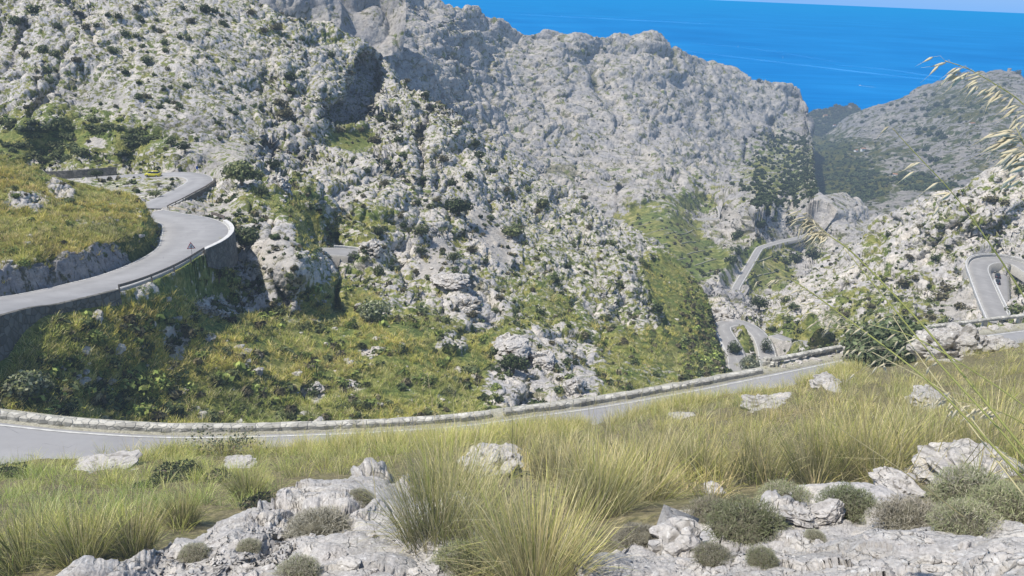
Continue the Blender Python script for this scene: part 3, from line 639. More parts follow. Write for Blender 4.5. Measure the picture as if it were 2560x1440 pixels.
em = n.n.new('ShaderNodeEmission'); em.inputs[0].default_value = (.035, .345, .80, 1)  # distance haze over the water, painted in as blue glow
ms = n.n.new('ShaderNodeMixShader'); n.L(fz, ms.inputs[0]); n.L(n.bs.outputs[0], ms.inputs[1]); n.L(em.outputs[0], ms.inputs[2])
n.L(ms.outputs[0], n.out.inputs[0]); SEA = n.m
g = np.concatenate([[600], np.geomspace(2000, 120000, 60)])
an = np.linspace(math.radians(-70), math.radians(70), 60)
v = np.stack([np.sin(an)[None] * g[:, None], np.cos(an)[None] * g[:, None], np.zeros((len(g), len(an)))], -1)
m_ = len(an); i = np.arange(len(g) - 1)[:, None] * m_; j = np.arange(m_ - 1)[None]
sea = obj('sea', mk_mesh('sea', v.reshape(-1, 3), np.stack([i + j, i + j + 1, i + m_ + j + 1, i + m_ + j], -1).reshape(-1, 4), SEA)); tag(sea, kind='structure')
# ================================================================== ROADS, WALLS, RAILS
def sweep(C, prof, closed=False, caps=False, jitter=0.0):
    """prof: (lateral, dz) arrays per station or constant; returns verts, faces"""
    Lr = lateral(C); k = len(C)
    pr = np.asarray(prof, float)
    if pr.ndim == 2: pr = np.broadcast_to(pr[None], (k, *pr.shape))
    v = C[:, None] + Lr[:, None] * pr[..., 0:1] + np.array([0, 0, 1.0]) * pr[..., 1:2]
    m = pr.shape[1]
    if jitter:
        q = v.reshape(-1, 3)
        nn = np.stack([pn(q * 2.3 + s) for s in (3, 40, 80)], -1) * jitter + np.stack([pn(q * 6.1 + s) for s in (5, 44, 88)], -1) * jitter * .5
        v = v + nn.reshape(v.shape)
    i = np.arange(k - 1)[:, None] * m; mm = m if closed else m - 1
    j = np.arange(mm)[None]; j2 = (j + 1) % m
    f = [np.stack([i + j, i + j2, i + m + j2, i + m + j], -1).reshape(-1, 4)]
    if caps:
        e = [[0, a, a + 1] for a in range(1, m - 1)]
        f.append(np.concatenate([np.array(e), np.array(e)[:, ::-1] + (k - 1) * m]))
    return v.reshape(-1, 3), f
def resample(C, step):
    d = np.concatenate([[0], np.cumsum(np.linalg.norm(np.diff(C, axis=0), axis=1))])
    n = max(2, int(d[-1] / step)); t = np.linspace(0, d[-1], n)
    return np.stack([np.interp(t, d, C[:, a]) for a in range(3)], -1)
def smoothz(C, w=9):
    k = np.ones(w) / w; z = np.convolve(np.pad(C[:, 2], w // 2, mode='edge'), k, 'valid'); C = C.copy(); C[:, 2] = z[:len(C)]; return C

def asphalt(name, c, px):
    n = NT(name); n.bs.inputs['Roughness'].default_value = .85
    a = n.noise(.35, 5, .65); b = n.noise(40, 2, .5); l = n.noise(1.0, 5, .7, n.scaled((.12, .9, .3)))
    col = n.ramp(n.math('ADD', n.math('MULTIPLY', a, .6), n.math('MULTIPLY', l, .4)), [(.3, tuple(x * .8 for x in c)), (.55, c), (.75, tuple(x * 1.15 for x in c))])
    cr = n.vor(.55); wob = n.noise(.9, 3, .6)
    crk = n.math('MULTIPLY', n.math('SUBTRACT', 1.0, n.mrange(cr, .0, .018)), n.mrange(wob, .48, .6))
    col = n.mix(n.math('MULTIPLY', b, .18), col, (.14, .14, .14)); col = n.mix(n.math('MULTIPLY', crk, .45), col, (.13, .13, .13))
    col = n.mix(n.math('MULTIPLY', n.mrange(n.sep(n.attr('lane').outputs['Color'])[0], .2, .9), n.math('MULTIPLY', n.noise(.5, 3, .6), .42)), col, tuple(x * .55 for x in c))
    pa = n.noise(.16, 2, .4); col = n.mix(n.mrange(pa, .56, .60, 0, .35), col, tuple(x * .72 for x in c))
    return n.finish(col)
ASPH = asphalt('asphalt', (.37, .36, .35), 1); ASPH2 = asphalt('asphalt_far', (.36, .345, .325), 1)
PAINT = plain('road_paint', (.55, .54, .50), .8, .1, 0, .22, 2.5)
def gravel_mat(name, c):
    n = NT(name); a = n.noise(1.3, 5, .7); b = n.vor(9, 'F1')
    col = n.ramp(n.math('ADD', n.math('MULTIPLY', a, .7), n.math('MULTIPLY', b, .5)), [(.25, tuple(x * .6 for x in c)), (.5, c), (.8, tuple(min(1, x * 1.3) for x in c))])
    n.bump(b, .6, .05); return n.finish(col)
GRAVEL = gravel_mat('gravel', (.33, .31, .27))
def stone_mat(name, c, sc, joint=.5):
    n = NT(name)
    w = n.noise(1.2, 3, .5); e = n.vor(sc); f = n.vor(sc, 'F1')
    cell = n.n.new('ShaderNodeTexVoronoi'); cell.inputs['Scale'].default_value = sc; n.L(n.geo.outputs['Position'], cell.inputs['Vector'])
    cv = n.sep(cell.outputs['Color'])[0]
    col = n.ramp(n.math('ADD', n.math('MULTIPLY', w, .5), n.math('MULTIPLY', cv, .5)), [(.2, tuple(x * .62 for x in c)), (.5, c), (.8, tuple(min(1, x * 1.35) for x in c))])
    j = n.mrange(e, .02, .10)
    col = n.mix(n.math('MULTIPLY', n.math('SUBTRACT', 1.0, j), joint), col, (.07, .068, .05))
    lich = n.noise(2.6, 5, .7)
    col = n.mix(n.mrange(lich, .55, .75, 0, .5), col, (.17, .17, .11))
    n.bump(n.math('ADD', j, n.math('MULTIPLY', n.noise(9, 4, .7), .6)), .8, .05)
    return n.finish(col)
STONE = stone_mat('dry_stone', (.14, .132, .115), 1.3, .7); STONE_S = stone_mat('parapet_stone', (.50, .475, .41), 2.6, .10)
CONC = plain('concrete', (.40, .385, .35), .9, .1, 0, .2, .8); CONC2 = plain('pale_render', (.60, .585, .55), .9, .1, 0, .12, 1.2)
STEEL = plain('weathered_rail', (.17, .14, .115), .7, .3, .3, .25, 3); PALE = plain('pale_rail', (.5, .44, .33), .7, .3, 0, .15, 3)

def road(C, hw, mat, label=None, lines=(-1, 1), lw=.16, shoulder=.7, dashed=False, name='road', skirt=.5):
    C = smoothz(resample(C, .8))
    hw = np.broadcast_to(np.asarray(hw(*proj(C)) if callable(hw) else hw, float), (len(C),))
    pf = lambda *ps: np.stack([np.stack([a * hw + b, np.full(len(C), z)], -1) for a, b, z in ps], 1)
    v, f = sweep(C, pf((-1, -shoulder - skirt, -2.6), (-1, -shoulder, -.28), (-1, -.02, -.02), (-1, 0, 0), (-.5, 0, .03), (0, 0, .05), (.5, 0, .03), (1, 0, 0), (1, .02, -.02), (1, shoulder, -.28), (1, shoulder + skirt, -2.6)))
    nf = len(f[0]); mi = np.zeros((len(C) - 1, 10), int); mi[:, [0, 1, 2, 7, 8, 9]] = 1
    ln = np.tile(np.array([0, 0, 0, 0, 1, 0, 1, 0, 0, 0, 0], float), len(C))
    me = mk_mesh(name, v, f[0], [mat, GRAVEL], True, {'lane': np.stack([ln] * 3, -1)}, matidx=mi.ravel())
    o = obj(name, me); tag(o, kind='structure')
    for s in lines:
        v, f = sweep(C, pf((s, -s * .22 - lw / 2, .022), (s, -s * .22 + lw / 2, .022)))
        q = resample(C, .8)
        # worn paint: thin the line a little here and there
        obj('edge_line', mk_mesh('edge_line', v + np.array([0, 0, .004]), f[0], PAINT), o)
    if dashed:
        mb = MB(); k = len(C); step = 8
        for a in range(4, k - 4, step):
            v, f = sweep(C[a:a + 4], [(-.06, .062), (.06, .062)]); mb.add(v, f[0])
        obj('centre_line', mb.mesh('centre_line', PAINT), o)
    return C
def cut(C, x0, x1, side_off=0, y=None):
    """the stretch of C whose bearing px lies between x0 and x1 (along its travel)"""
    e = C + lateral(C) * side_off
    px, py = proj(e)
    m = (px >= min(x0, x1)) & (px <= max(x0, x1))
    if y is not None: m &= (py >= y[0]) & (py <= y[1])
    idx = np.nonzero(m)[0]
    br = np.nonzero(np.diff(idx) > 1)[0]
    if len(br): idx = max(np.split(idx, br + 1), key=len)
    return C[idx[0]:idx[-1] + 1]
def wall(name, C, off, thick, upz, down, mat, label, group=None, cat='wall', jit=.02, step=.35):
    C = resample(C, step); k = len(C)
    dn = np.interp(np.linspace(0, 1, k), np.linspace(0, 1, len(np.atleast_1d(down))), np.atleast_1d(down)) if np.ndim(down) else np.full(k, down)
    s = np.sign(off)
    a, b = off, off + s * thick
    rows = 7
    pr = np.zeros((k, rows * 2 + 2, 2))
    zs = np.linspace(0, 1, rows + 1)
    for q in range(rows + 1):
        pr[:, q, 0] = a; pr[:, q, 1] = -.5 * (1 - zs[q]) + upz * zs[q]
        pr[:, rows + 1 + q, 0] = b + s * .10 * zs[q] * dn / 3; pr[:, rows + 1 + q, 1] = upz * (1 - zs[q]) - dn * zs[q]
    v, f = sweep(C, pr, True, True, jit)
    o = obj(name, mk_mesh(name, v, f, mat, False)); return tag(o, label, cat, group)
def rail(name, C, off, label, mat, h=.75, spacing=4.0, beam=.32, group=None):
    C = resample(C, 1.0); e = C + lateral(C) * off
    mid = e[len(e) // 2]
    t = thing(name, label, 'guardrail', mid, 0, group)
    v, f = sweep(e - mid, [(-.04, h - beam), (.0, h - beam * .75), (-.06, h - beam * .5), (0, h - beam * .25), (-.04, h), (.05, h), (.05, h - beam)], True, True)
    obj('rail', mk_mesh('rail', v, f, mat), t)
    p = resample(e, spacing) - mid
    base = MB().box((0, 0, h * .35), (.14, .10, h * 1.3)).mesh('post', mat)
    for q in p: obj('post', base, t, q)
    return t

# near road: far edge line is R_NEAR; the carriageway lies on the camera's side of it
CN = R_NEAR + lateral(R_NEAR) * 2.75
CNs = road(CN, 2.95, ASPH, lines=(-1,), lw=.11, shoulder=.5)
CNf = smoothz(resample(R_NEAR, .8))
v, f = sweep(CNf, [(-.2, -.30), (-.28, .015), (-.7, .04), (-1.3, .02), (-1.9, -.4), (-4.5, -3.2), (-8, -9), (-12, -14), (-20, -19)], False, False, .05)
VERGE = gravel_mat('verge_gravel', (.34, .32, .25)); verge = obj('road_verge', mk_mesh('road_verge', v, f[0], VERGE, True)); tag(verge, kind='structure')
def parapet(C, off, label, h=.30, th=.42, round_=.06, jit=.04, mat=STONE_S, z0=0.0):
    C = resample(C, .22)
    pr = [(off, z0 - .15 * (z0 == 0)), (off, z0 + h * .35), (off, z0 + h * .7), (off, z0 + h - round_), (off - round_, z0 + h), (off - th * .5, z0 + h + .02), (off - th + round_, z0 + h), (off - th, z0 + h - round_), (off - th, z0 + h * .5), (off - th, z0 - 1.2 * (z0 == 0))]
    v, f = sweep(C, pr, True, True, jit)
    o = obj('parapet_wall', mk_mesh('parapet_wall', v, f, mat, False)); return tag(o, label, 'parapet wall')
parapet(cut(CNf, -135, 1246), -.42, 'long low stone parapet wall curving along the near road at the left')
parapet(cut(CNf, 1252, 1928), -.40, 'low stone parapet wall climbing to the right beside the near road, in front of the rocky ridge', .30, .40)
C = cut(CNf, 1955, 2150)
parapet(C, -1.05, 'thin raised stone beam of parapet beside the near road below the lower hairpin bend', .22, .36, .05, .012, STONE_S, .28)
pe = C[0] + lateral(C)[0] * -1.2
mb = MB(); nb = C[0]
for q, (dx, dy, dz, s) in enumerate([(-.5, 0, .3, .55), (-.35, .2, .55, .45), (0, 0, .3, .6), (.3, .05, .28, .5), (-.15, -.25, .2, .4), (-.2, .05, .72, .32)]): mb.box((dx * .8, dy * .8, dz * .75 - .1), (s * .8, s * .75, s * .8), q * .5)
o = obj('parapet_pier', mb.mesh('parapet_pier', STONE_S), None, pe); tag(o, 'broken block of masonry where the two near parapet walls meet', 'wall')
parapet(cut(CNf, 2322, 2700), -1.7, 'thin stone parapet beam behind the white boulder at the right, beside the near road', .22, .36, .05, .012, STONE_S, .34)
mbk = MB()
for q in resample(C, 2.6)[1:]: pass
bl = MB().box((0, 0, .06), (.32, .34, .5)).mesh('support_block', STONE_S)
for nm, CC, off in (('a', C, -1.22), ('b', cut(CNf, 2322, 2700), -1.88)):
    host = [o for o in COL.objects if o.name.startswith('parapet_wall')][2 if nm == 'a' else 3]
    e = resample(CC + lateral(CC) * off, 3.0)
    for q in e: obj('support_block', bl, host, q)

# upper road with its wide bend
CU = road(R_UP, up_hw, ASPH, lines=(-1, 1), lw=.17, shoulder=.12, skirt=.04)
wall('retaining_wall', cut(CU, -150, 292, 3.0), 3.25, .45, .18, [3.8, 3.4, 3.0, 2.4], STONE, 'dark stone retaining wall holding up the upper road at the left edge')
HU = up_hw(*proj(CU))
CUO = CU + lateral(CU) * (HU - 3.1)[:, None]      # the outer side of the widened bend
up_i = np.argmin(np.hypot(*(np.array(proj(CUO + lateral(CUO) * 3.2)) - np.array([[508], [630]]))))
ap_i = np.argmin(np.hypot(*(np.array(proj(CUO + lateral(CUO) * 3.2)) - np.array([[556], [562]]))))
wall('retaining_wall', CUO[up_i:ap_i + 1], 3.2, .5, .30, [2.2, 4.2, 4.6, 3.4], STONE, 'tall curved retaining wall of stone around the lower wide bend')
rail('guardrail', cut(CUO[:up_i], 296, 512, 3.6), 3.7, 'brown guardrail along the outside of the upper road, below the warning sign', STEEL)
o = wall('kerb', CUO[up_i:ap_i + 1], 3.05, .62, .36, -.28, CONC2, 'pale concrete kerb along the top of the tall curved retaining wall', cat='kerb')
rail('guardrail', CUO[ap_i:ap_i + 6], 3.5, 'short end of guardrail on the outer edge of the wide bend', STEEL, .9, 1.6, .5)
tail = CUO[ap_i + 8:]
rail('guardrail', tail[int(len(tail) * .42):int(len(tail) * .97)], 3.6, 'pale guardrail between the two stacked hairpin bends', PALE, .7, 3.5, .3)
rail('guardrail', CU[max(0, len(CU) - 1):] if False else tail[int(len(tail) * .05):int(len(tail) * .12) + 3], 4.2, 'stub of pale guardrail at the back of the wide bend', PALE, .6, 2.0, .25)

# second loop with the yellow car
CC = road(R_CAR, 2.95, ASPH, lines=(-1, 1), lw=.17, shoulder=.12, skirt=.04)
px, py = proj(CC + lateral(CC) * 3.1)
i0 = np.argmax(px > 462); i1 = np.argmax(px)
wall('retaining_wall', CC[i0:i1 + 3], 3.1, .4, .25, [.6, 2.4, 3.0, 1.6], STONE, 'curved stone retaining wall under the bend beyond the yellow car')
rail('guardrail', CC[np.argmax(px > 395):i1 - 2], 3.35, 'brown guardrail below the bend where the yellow car drives', STEEL, .65, 4.0, .22)
wl = cut(CC[i1:], 100, 292, 3.4)
wall('stone_wall', wl, 3.5, .5, 1.9, .4, STONE, 'straight roadside stone wall left of the yellow car', jit=.05)
CG = road(R_GL, 2.9, ASPH, lines=(-1, 1), lw=.2)
wall('retaining_wall', CG[4:], -3.0, .4, .5, 1.2, CONC2, 'pale low wall around the small piece of bend seen between the crags')

# hairpins at the foot of the right hill
CL = road(R_LP, 3.1, ASPH2, lines=(-1, 1), lw=.24, dashed=True)
wall('retaining_wall', cut(CL, 1790, 1926, -3.3, (800, 880)), -3.3, .4, .45, .8, CONC2, 'low pale wall around the outside of the narrow hairpin in the valley')
CF = road(R_FB, 2.4, ASPH2, lines=(1,), lw=.2)
CR = road(R_RP, 3.2, ASPH2, lines=(-1, 1), lw=.26)
px, py = proj(CR)
wall('retaining_wall', CR, -3.3, .6, .9, [1.2, 3.2, 6.5, 9.5, 10, 7, 3, 2.0, 1.6, 1.4, 1.2], CONC, 'high concrete retaining wall under the hairpin on the right hill', step=.6)
wall('parapet_wall', CR, -3.95, .3, 1.1, -.55, CONC2, 'pale parapet around the outside of the hairpin on the right hill', step=.6)
wall('parapet_wall', CR[:int(len(CR) * .45)], 3.3, .35, .6, 1.6, CONC2, 'pale inner parapet of the hairpin on the right hill, next to the dark cars', step=.6)
CP = road(R_PK, 3.4, ASPH2, lines=())
CV = road(R_VA, 2.6, ASPH2, lines=(-1, 1), lw=.45)
CV2 = road(R_VB, 2.6, ASPH2, lines=(-1, 1), lw=.4)

# ------------------------------------------------------------------ vehicles
TYRE = plain('tyre_rubber', (.02, .02, .02), .8, .2); RIM = plain('wheel_rim', (.45, .45, .46), .35, .5, .7, .1)
def glassmat(name, c): return plain(name, c, .08, .6, 0, .05)
GLASS = glassmat('car_window', (.02, .025, .03)); LAMP = plain('lamp_glass', (.8, .8, .78), .1, .6, 0, .05); RED = plain('tail_light', (.5, .02, .02), .3, .5, 0, .1)
def paintmat(name, c):
    n = NT(name); n.bs.inputs['Roughness'].default_value = .35; n.bs.inputs['Coat Weight'].default_value = .5
    n.bs.inputs['Specular IOR Level'].default_value = .4
    return n.finish(n.ramp(n.noise(2, 3), [(.3, tuple(x * .92 for x in c)), (.7, c)]))
def loft(st, ring):
    """stations (x, halfwidth_low, halfwidth_high, zlow, zhigh) -> closed body"""
    v = []
    for x, wl_, wh, zl, zh in st:
        for u, w_ in ring:   # u -1..1 across, w 0..1 up
            hw = wl_ + (wh - wl_) * w_; v.append((x, u * hw, zl + (zh - zl) * w_))
    m = len(ring); k = len(st); i = np.arange(k - 1)[:, None] * m; j = np.arange(m)[None]; j2 = (j + 1) % m
    q = np.stack([i + j, i + j2, i + m + j2, i + m + j], -1).reshape(-1, 4)
    e = np.array([[0, a, a + 1] for a in range(1, m - 1)])
    return np.array(v), [q, np.concatenate([e[:, ::-1], e + (k - 1) * m])]
RINGB = [(-.86, 0), (.86, 0), (1, .18), (1, .62), (.96, .85), (.82, 1), (-.82, 1), (-.96, .85), (-1, .62), (-1, .18)]
RINGC = [(-1, 0), (1, 0), (1, .55), (.92, .9), (.78, 1), (-.78, 1), (-.92, .9), (-1, .55)]
def car(name, label, loc, rz, c, Lc=3.7, Hc=1.45, group=None):
    t = thing(name, label, 'car', loc, rz, group)
    s = Lc / 3.7; pm = paintmat(name + '_paint', c)
    st = [(-1.85, .66, .6, .42, .72), (-1.80, .78, .74, .26, .90), (-1.4, .83, .80, .2, .96), (-.6, .84, .80, .2, .95), (.5, .84, .80, .2, .93), (1.1, .83, .77, .2, .86), (1.65, .78, .70, .24, .72), (1.85, .62, .56, .36, .60)]
    st = [(a * s, b, d, e, f) for a, b, d, e, f in st]
    v, f = loft(st, RINGB); obj('body', mk_mesh('body', v, f, pm, True), t)
    h = Hc
    sc_ = [(-1.55, .70, .60, .92, .96), (-1.25, .74, .60, .92, h - .08), (-.7, .75, .62, .92, h), (.1, .75, .62, .92, h), (.45, .74, .60, .92, h - .06), (1.0, .70, .62, .90, .93)]
    sc_ = [(a * s, b, d, e, f) for a, b, d, e, f in sc_]
    v, f = loft(sc_, RINGC); obj('windows', mk_mesh('windows', v, f, GLASS, True), t)
    rf = [(-1.28, .50, .50, h - .10, h - .06), (-.7, .54, .54, h - .02, h + .025), (.1, .54, .54, h - .02, h + .025), (.46, .50, .50, h - .09, h - .04)]
    rf = [(a * s, b, d, e, f) for a, b, d, e, f in rf]
    v, f = loft(rf, RINGC); obj('roof', mk_mesh('roof', v, f, pm, True), t)
    an = np.linspace(0, 2 * math.pi, 17)[:-1]
    mb = MB(); mb.tube([(0, -.1, 0), (0, .1, 0)], .30, 16); wm = mb.mesh('tyre', TYRE, True)
    mb = MB(); mb.tube([(0, -.108, 0), (0, .108, 0)], .19, 12); rm = mb.mesh('rim', RIM)
    for x in (-1.15, 1.15):
        for y in (-.76, .76):
            w_ = obj('wheel', wm, t, (x * s, y, .30)); obj('rim', rm, w_)
    hl = MB().box((0, 0, 0), (.14, .26, .14)).mesh('headlight', LAMP); tl = MB().box((0, 0, 0), (.08, .2, .2)).mesh('tail_light', RED)
    for y in (-.52, .52): obj('headlight', hl, t, (1.74 * s, y, .62)); obj('tail_light', tl, t, (-1.82 * s, y, .72))
    return t
def on_road(C, px_, py_, off=0.0):
    x, y = proj(C + lateral(C) * off); i = int(np.argmin(np.hypot(x - px_, y - py_)))
    t = C[min(i + 1, len(C) - 1)] - C[max(i - 1, 0)]
    return C[i] + lateral(C)[i] * off + np.array([0, 0, .05]), math.atan2(t[1], t[0])
p, a = on_road(CC, 386, 440, -1.3); car('parked_car', 'bright yellow small car driving on the upper left bend', p, a, (.62, .56, .03), 3.75, 1.38)
bpy.data.objects['parked_car'].name = 'yellow_car'
p, a = on_road(CP, 2489, 694, .6); car('dark_car', 'dark car standing furthest back beside the right hairpin wall', p, a, (.02, .03, .045), 3.9, 1.5, 'dark cars below the right hairpin')
p, a = on_road(CP, 2491, 709, .4); car('dark_car', 'dark car nearest to the viewer of the two beside the right hairpin wall', p, a, (.025, .035, .05), 3.9, 1.5, 'dark cars below the right hairpin')

# ------------------------------------------------------------------ signs
WHITE = plain('sign_white', (.75, .75, .75), .5, .3, 0, .05); REDS = plain('sign_red', (.45, .03, .03), .5, .3, 0, .08); BLK = plain('sign_black', (.02, .02, .02), .5, .3); GALV = plain('galvanised_steel', (.38, .38, .38), .5, .4, .4, .12); BLUE = plain('sign_blue', (.03, .12, .42), .5, .3, 0, .08)
def tri(r, y, z0):
    a = np.array([90, 210, 330]) * math.pi / 180; v = np.stack([r * np.cos(a), np.zeros(3), r * np.sin(a) + z0], -1)
    v = np.concatenate([v + [0, y, 0], v + [0, y + .015, 0]])
    return v, np.array([[0, 1, 2], [5, 4, 3]]), np.array([[0, 3, 4, 1], [1, 4, 5, 2], [2, 5, 3, 0]])
p, _ = on_road(CUO, 484, 650, 3.35)
t = thing('warning_sign', 'triangular white warning sign with red rim on the outside of the wide bend', 'road sign', p, math.atan2(p[1], p[0]) - math.pi / 2)
obj('pole', MB().tube([(0, 0, -.6), (0, 0, 1.75)], .035, 8).mesh('pole', GALV), t)
def triobj(nm, r, y, m, par):
    v, f3, f4 = tri(r, y, 1.62); return obj(nm, mk_mesh(nm, v, [f4, f3], m), par)
pl_ = triobj('plate', .62, -.06, REDS, t); triobj('face', .46, -.08, WHITE, pl_)
mb = MB().box((0, -.09, 1.56), (.10, .012, .34)); mb.box((.06, -.09, 1.70), (.14, .012, .08), 0); obj('symbol', mb.mesh('symbol', BLK), pl_)
p, _ = on_road(CC, 494, 440, 3.6)
t = thing('blue_sign', 'small blue sign on a post behind the far left bend', 'road sign', p, math.atan2(p[1], p[0]) - math.pi / 2)
obj('pole', MB().tube([(0, 0, -.5), (0, 0, 1.5)], .04, 8).mesh('pole', GALV), t)
obj('plate', MB().box((0, -.06, 1.05), (.5, .02, .75)).mesh('plate', BLUE), t)

# ------------------------------------------------------------------ boats, tower, houses
HULL = plain('boat_white', (.85, .85, .85), .4, .4, 0, .05); SAIL = plain('sail_cloth', (.85, .85, .83), .8, .1, 0, .05); FOAM = plain('foam', (.62, .74, .84), .8, .1, 0, .1, .02)
def seapt(px_, py_): return atz(np.array(px_, float), np.array(py_, float), -CAMZ)
def sailboat(px_, py_, label, k):
    p = seapt(px_, py_); t = thing('sailing_boat', label, 'sailing boat', p, 1.0 + k)
    st = [(-6, 1.2, 1.6, .0, 1.3), (-2, 1.7, 2.2, -.2, 1.3), (3, 1.4, 1.9, -.2, 1.4), (6, .4, .7, 0, 1.6), (7.4, .05, .1, 1.0, 1.8)]
    v, f = loft(st, RINGB); obj('hull', mk_mesh('hull', v, f, HULL, True), t)
    obj('mast', MB().tube([(1, 0, 1), (1, 0, 20)], .14, 6).mesh('mast', GALV), t)
    sv = np.array([[.8, 0, 3], [-5.5, .5, 3], [.8, 0, 19], [-2.6, .6, 10], [1.4, 0, 2.5], [7, .3, 2], [1.4, 0, 17], [4.2, .6, 8]])
    obj('sail', mk_mesh('sail', sv, np.array([[0, 1, 3], [0, 3, 2], [4, 5, 7], [4, 7, 6]]), SAIL), t); return t
sailboat(1845, 117.5, 'white sailing boat far out, the left and further of the two', 0)
sailboat(1957, 145, 'white sailing boat to the right of and nearer than the other one', .4)
p0, p1 = seapt(2150, 214), seapt(2192, 219)
an_ = math.atan2(p0[1] - p1[1], p0[0] - p1[0])
t = thing('motor_boat', 'white motor boat leaving a short wake close to the bay', 'motor boat', p0, an_)
v, f = loft([(-7, 1.8, 2.1, 0, 1.5), (-2, 2.0, 2.4, -.2, 1.6), (4, 1.4, 2.0, -.1, 1.9), (8, .1, .3, 1.2, 2.3)], RINGB); obj('hull', mk_mesh('hull', v, f, HULL, True), t)
v, f = loft([(-4, 1.4, 1.1, 1.4, 3.0), (1, 1.4, 1.0, 1.4, 3.2), (3, 1.2, .8, 1.5, 2.0)], RINGC); obj('cabin', mk_mesh('cabin', v, f, HULL, True), t)
LW = float(np.linalg.norm(p1 - p0))
wv_ = np.array([[-6, -3.5, .25], [-6, 3.5, .25], [-LW * .5, -3, .25], [-LW * .5, 3, .25], [-LW, -1, .2], [-LW, 1, .2]])
obj('wake', mk_mesh('wake', wv_, np.array([[0, 2, 3, 1], [2, 4, 5, 3]]), FOAM), t)
# long pale slicks lying on the water
n = NT('sea_slick'); n.bs.inputs['Roughness'].default_value = .6
n.set(n.bs.inputs['Base Color'], (.10, .46, .92)); tr = n.n.new('ShaderNodeBsdfTransparent'); ms = n.n.new('ShaderNodeMixShader')
ad = n.attr('fade'); n.L(n.math('MULTIPLY', n.sep(ad.outputs['Color'])[0], n.mrange(n.noise(.0022, 5, .7), .30, .62)), ms.inputs[0]); n.L(tr.outputs[0], ms.inputs[1]); n.L(n.bs.outputs[0], ms.inputs[2]); n.L(ms.outputs[0], n.out.inputs[0]); SLICK = n.m
for pts, w_, a_ in [([(1290, 36), (1500, 46), (1700, 56), (1760, 60)], 1.4, .3), ([(1660, 120), (1800, 138), (2000, 162), (2200, 186), (2370, 204)], 1.2, .42), ([(2060, 160), (2200, 172), (2330, 190), (2400, 200)], 1.0, .3), ([(1720, 106), (1900, 124), (2100, 156)], 1.0, .18)]:
    ctr = catmull([seapt(*q) for q in pts], 16); t_ = np.linspace(0, 1, len(ctr))
    rr = np.linalg.norm(ctr - CAM, axis=1); hw_ = w_ * rr / FPX * rr / 450 * .8
    rows = [ctr + lateral(ctr) * (q * hw_)[:, None] for q in (-1.6, -.4, .4, 1.6)]
    v = np.stack(rows, 1); v[..., 2] += .5; m_ = 4
    i = np.arange(len(ctr) - 1)[:, None] * m_; j = np.arange(3)[None]
    fd = np.stack([np.zeros_like(t_), np.ones_like(t_), np.ones_like(t_), np.zeros_like(t_)], -1) * (np.sin(np.clip(t_, .02, .98) * math.pi) ** .4)[:, None] * a_
    o = obj('water', mk_mesh('water', v.reshape(-1, 3), np.stack([i + j, i + j + 1, i + m_ + j + 1, i + m_ + j], -1).reshape(-1, 4), SLICK, True, {'fade': np.repeat(fd.reshape(-1, 1), 3, 1)})); tag(o, kind='structure')

TOWST = plain('tower_stone', (.40, .36, .30), .9, .1, 0, .2, .4)
P_, _, _ = look(S6, [2522], [181]); mb = MB(); mb.tube([(0, 0, -3), (0, 0, 8.6), (0, 0, 9.2), (0, 0, 10.8)], [5.0, 4.4, 4.9, 4.9], 16)
t = thing('watchtower', 'round stone watchtower on top of the far right hill', 'tower', P_[0]); obj('wall', mb.mesh('wall', TOWST, False), t)
obj('doorway', MB().box((-1.0, -4.4, 3), (1.4, .6, 2.2)).mesh('doorway', BLK), t)
WASH = plain('whitewash', (.80, .79, .76), .9, .1, 0, .06, .3); OCHRE = plain('ochre_wall', (.50, .38, .22), .9, .1, 0, .12, .3); TILE = plain('roof_tile', (.36, .19, .11), .9, .1, 0, .2, .6); DARKW = plain('dark_opening', (.03, .03, .035), .4, .4)
def house(S_, px_, py_, w_, d_, h_, wallm, label, rz):
    P_, _, _ = look(S_, [px_], [py_]); t = thing('house', label, 'house', P_[0], rz)
    obj('wall', MB().box((0, 0, h_ / 2 - 2), (w_, d_, h_ + 4)).mesh('wall', wallm), t)
    o = .5; rv = np.array([[-w_ / 2 - o, -d_ / 2 - o, h_ - .1], [w_ / 2 + o, -d_ / 2 - o, h_ - .1], [w_ / 2 + o, d_ / 2 + o, h_ - .1], [-w_ / 2 - o, d_ / 2 + o, h_ - .1], [-w_ / 2 - o, 0, h_ + d_ * .22], [w_ / 2 + o, 0, h_ + d_ * .22]])
    obj('roof', mk_mesh('roof', rv, [np.array([[0, 1, 5, 4], [2, 3, 4, 5], [0, 3, 2, 1]]), np.array([[0, 4, 3], [1, 2, 5]])], TILE), t)
    wn = MB().box((0, 0, 0), (1.1, .2, 1.3)).mesh('window', DARKW)
    for x in (-.32, .3): obj('window', wn, t, (x * w_, -d_ / 2 - .03, h_ * .6))
    obj('door', MB().box((0, -d_ / 2 - .03, 1.1), (1.3, .2, 2.2)).mesh('door', DARKW), t)
    return t
house(S6, 2157, 375, 9, 7, 5, WASH, 'small white house among the dark trees of the far valley', .1)
house(S6, 2140, 384, 7, 6, 4, WASH, 'low white house just left of and below the other valley house', .6)
house(S6, 2237, 438, 7, 6, 4.5, WASH, 'white house standing alone at the right of the wooded valley', -.6)
house(S7, 2062, 300, 14, 9, 9, OCHRE, 'ochre house on the dark wooded headland by the sea', .2)
house(S7, 2086, 318, 10, 8, 6, WASH, 'pale house low on the dark headland above the bay', .4)
house(S6, 2430, 318, 10, 7, 4.5, WASH, 'tiny white house high on the far right mountainside', .3)
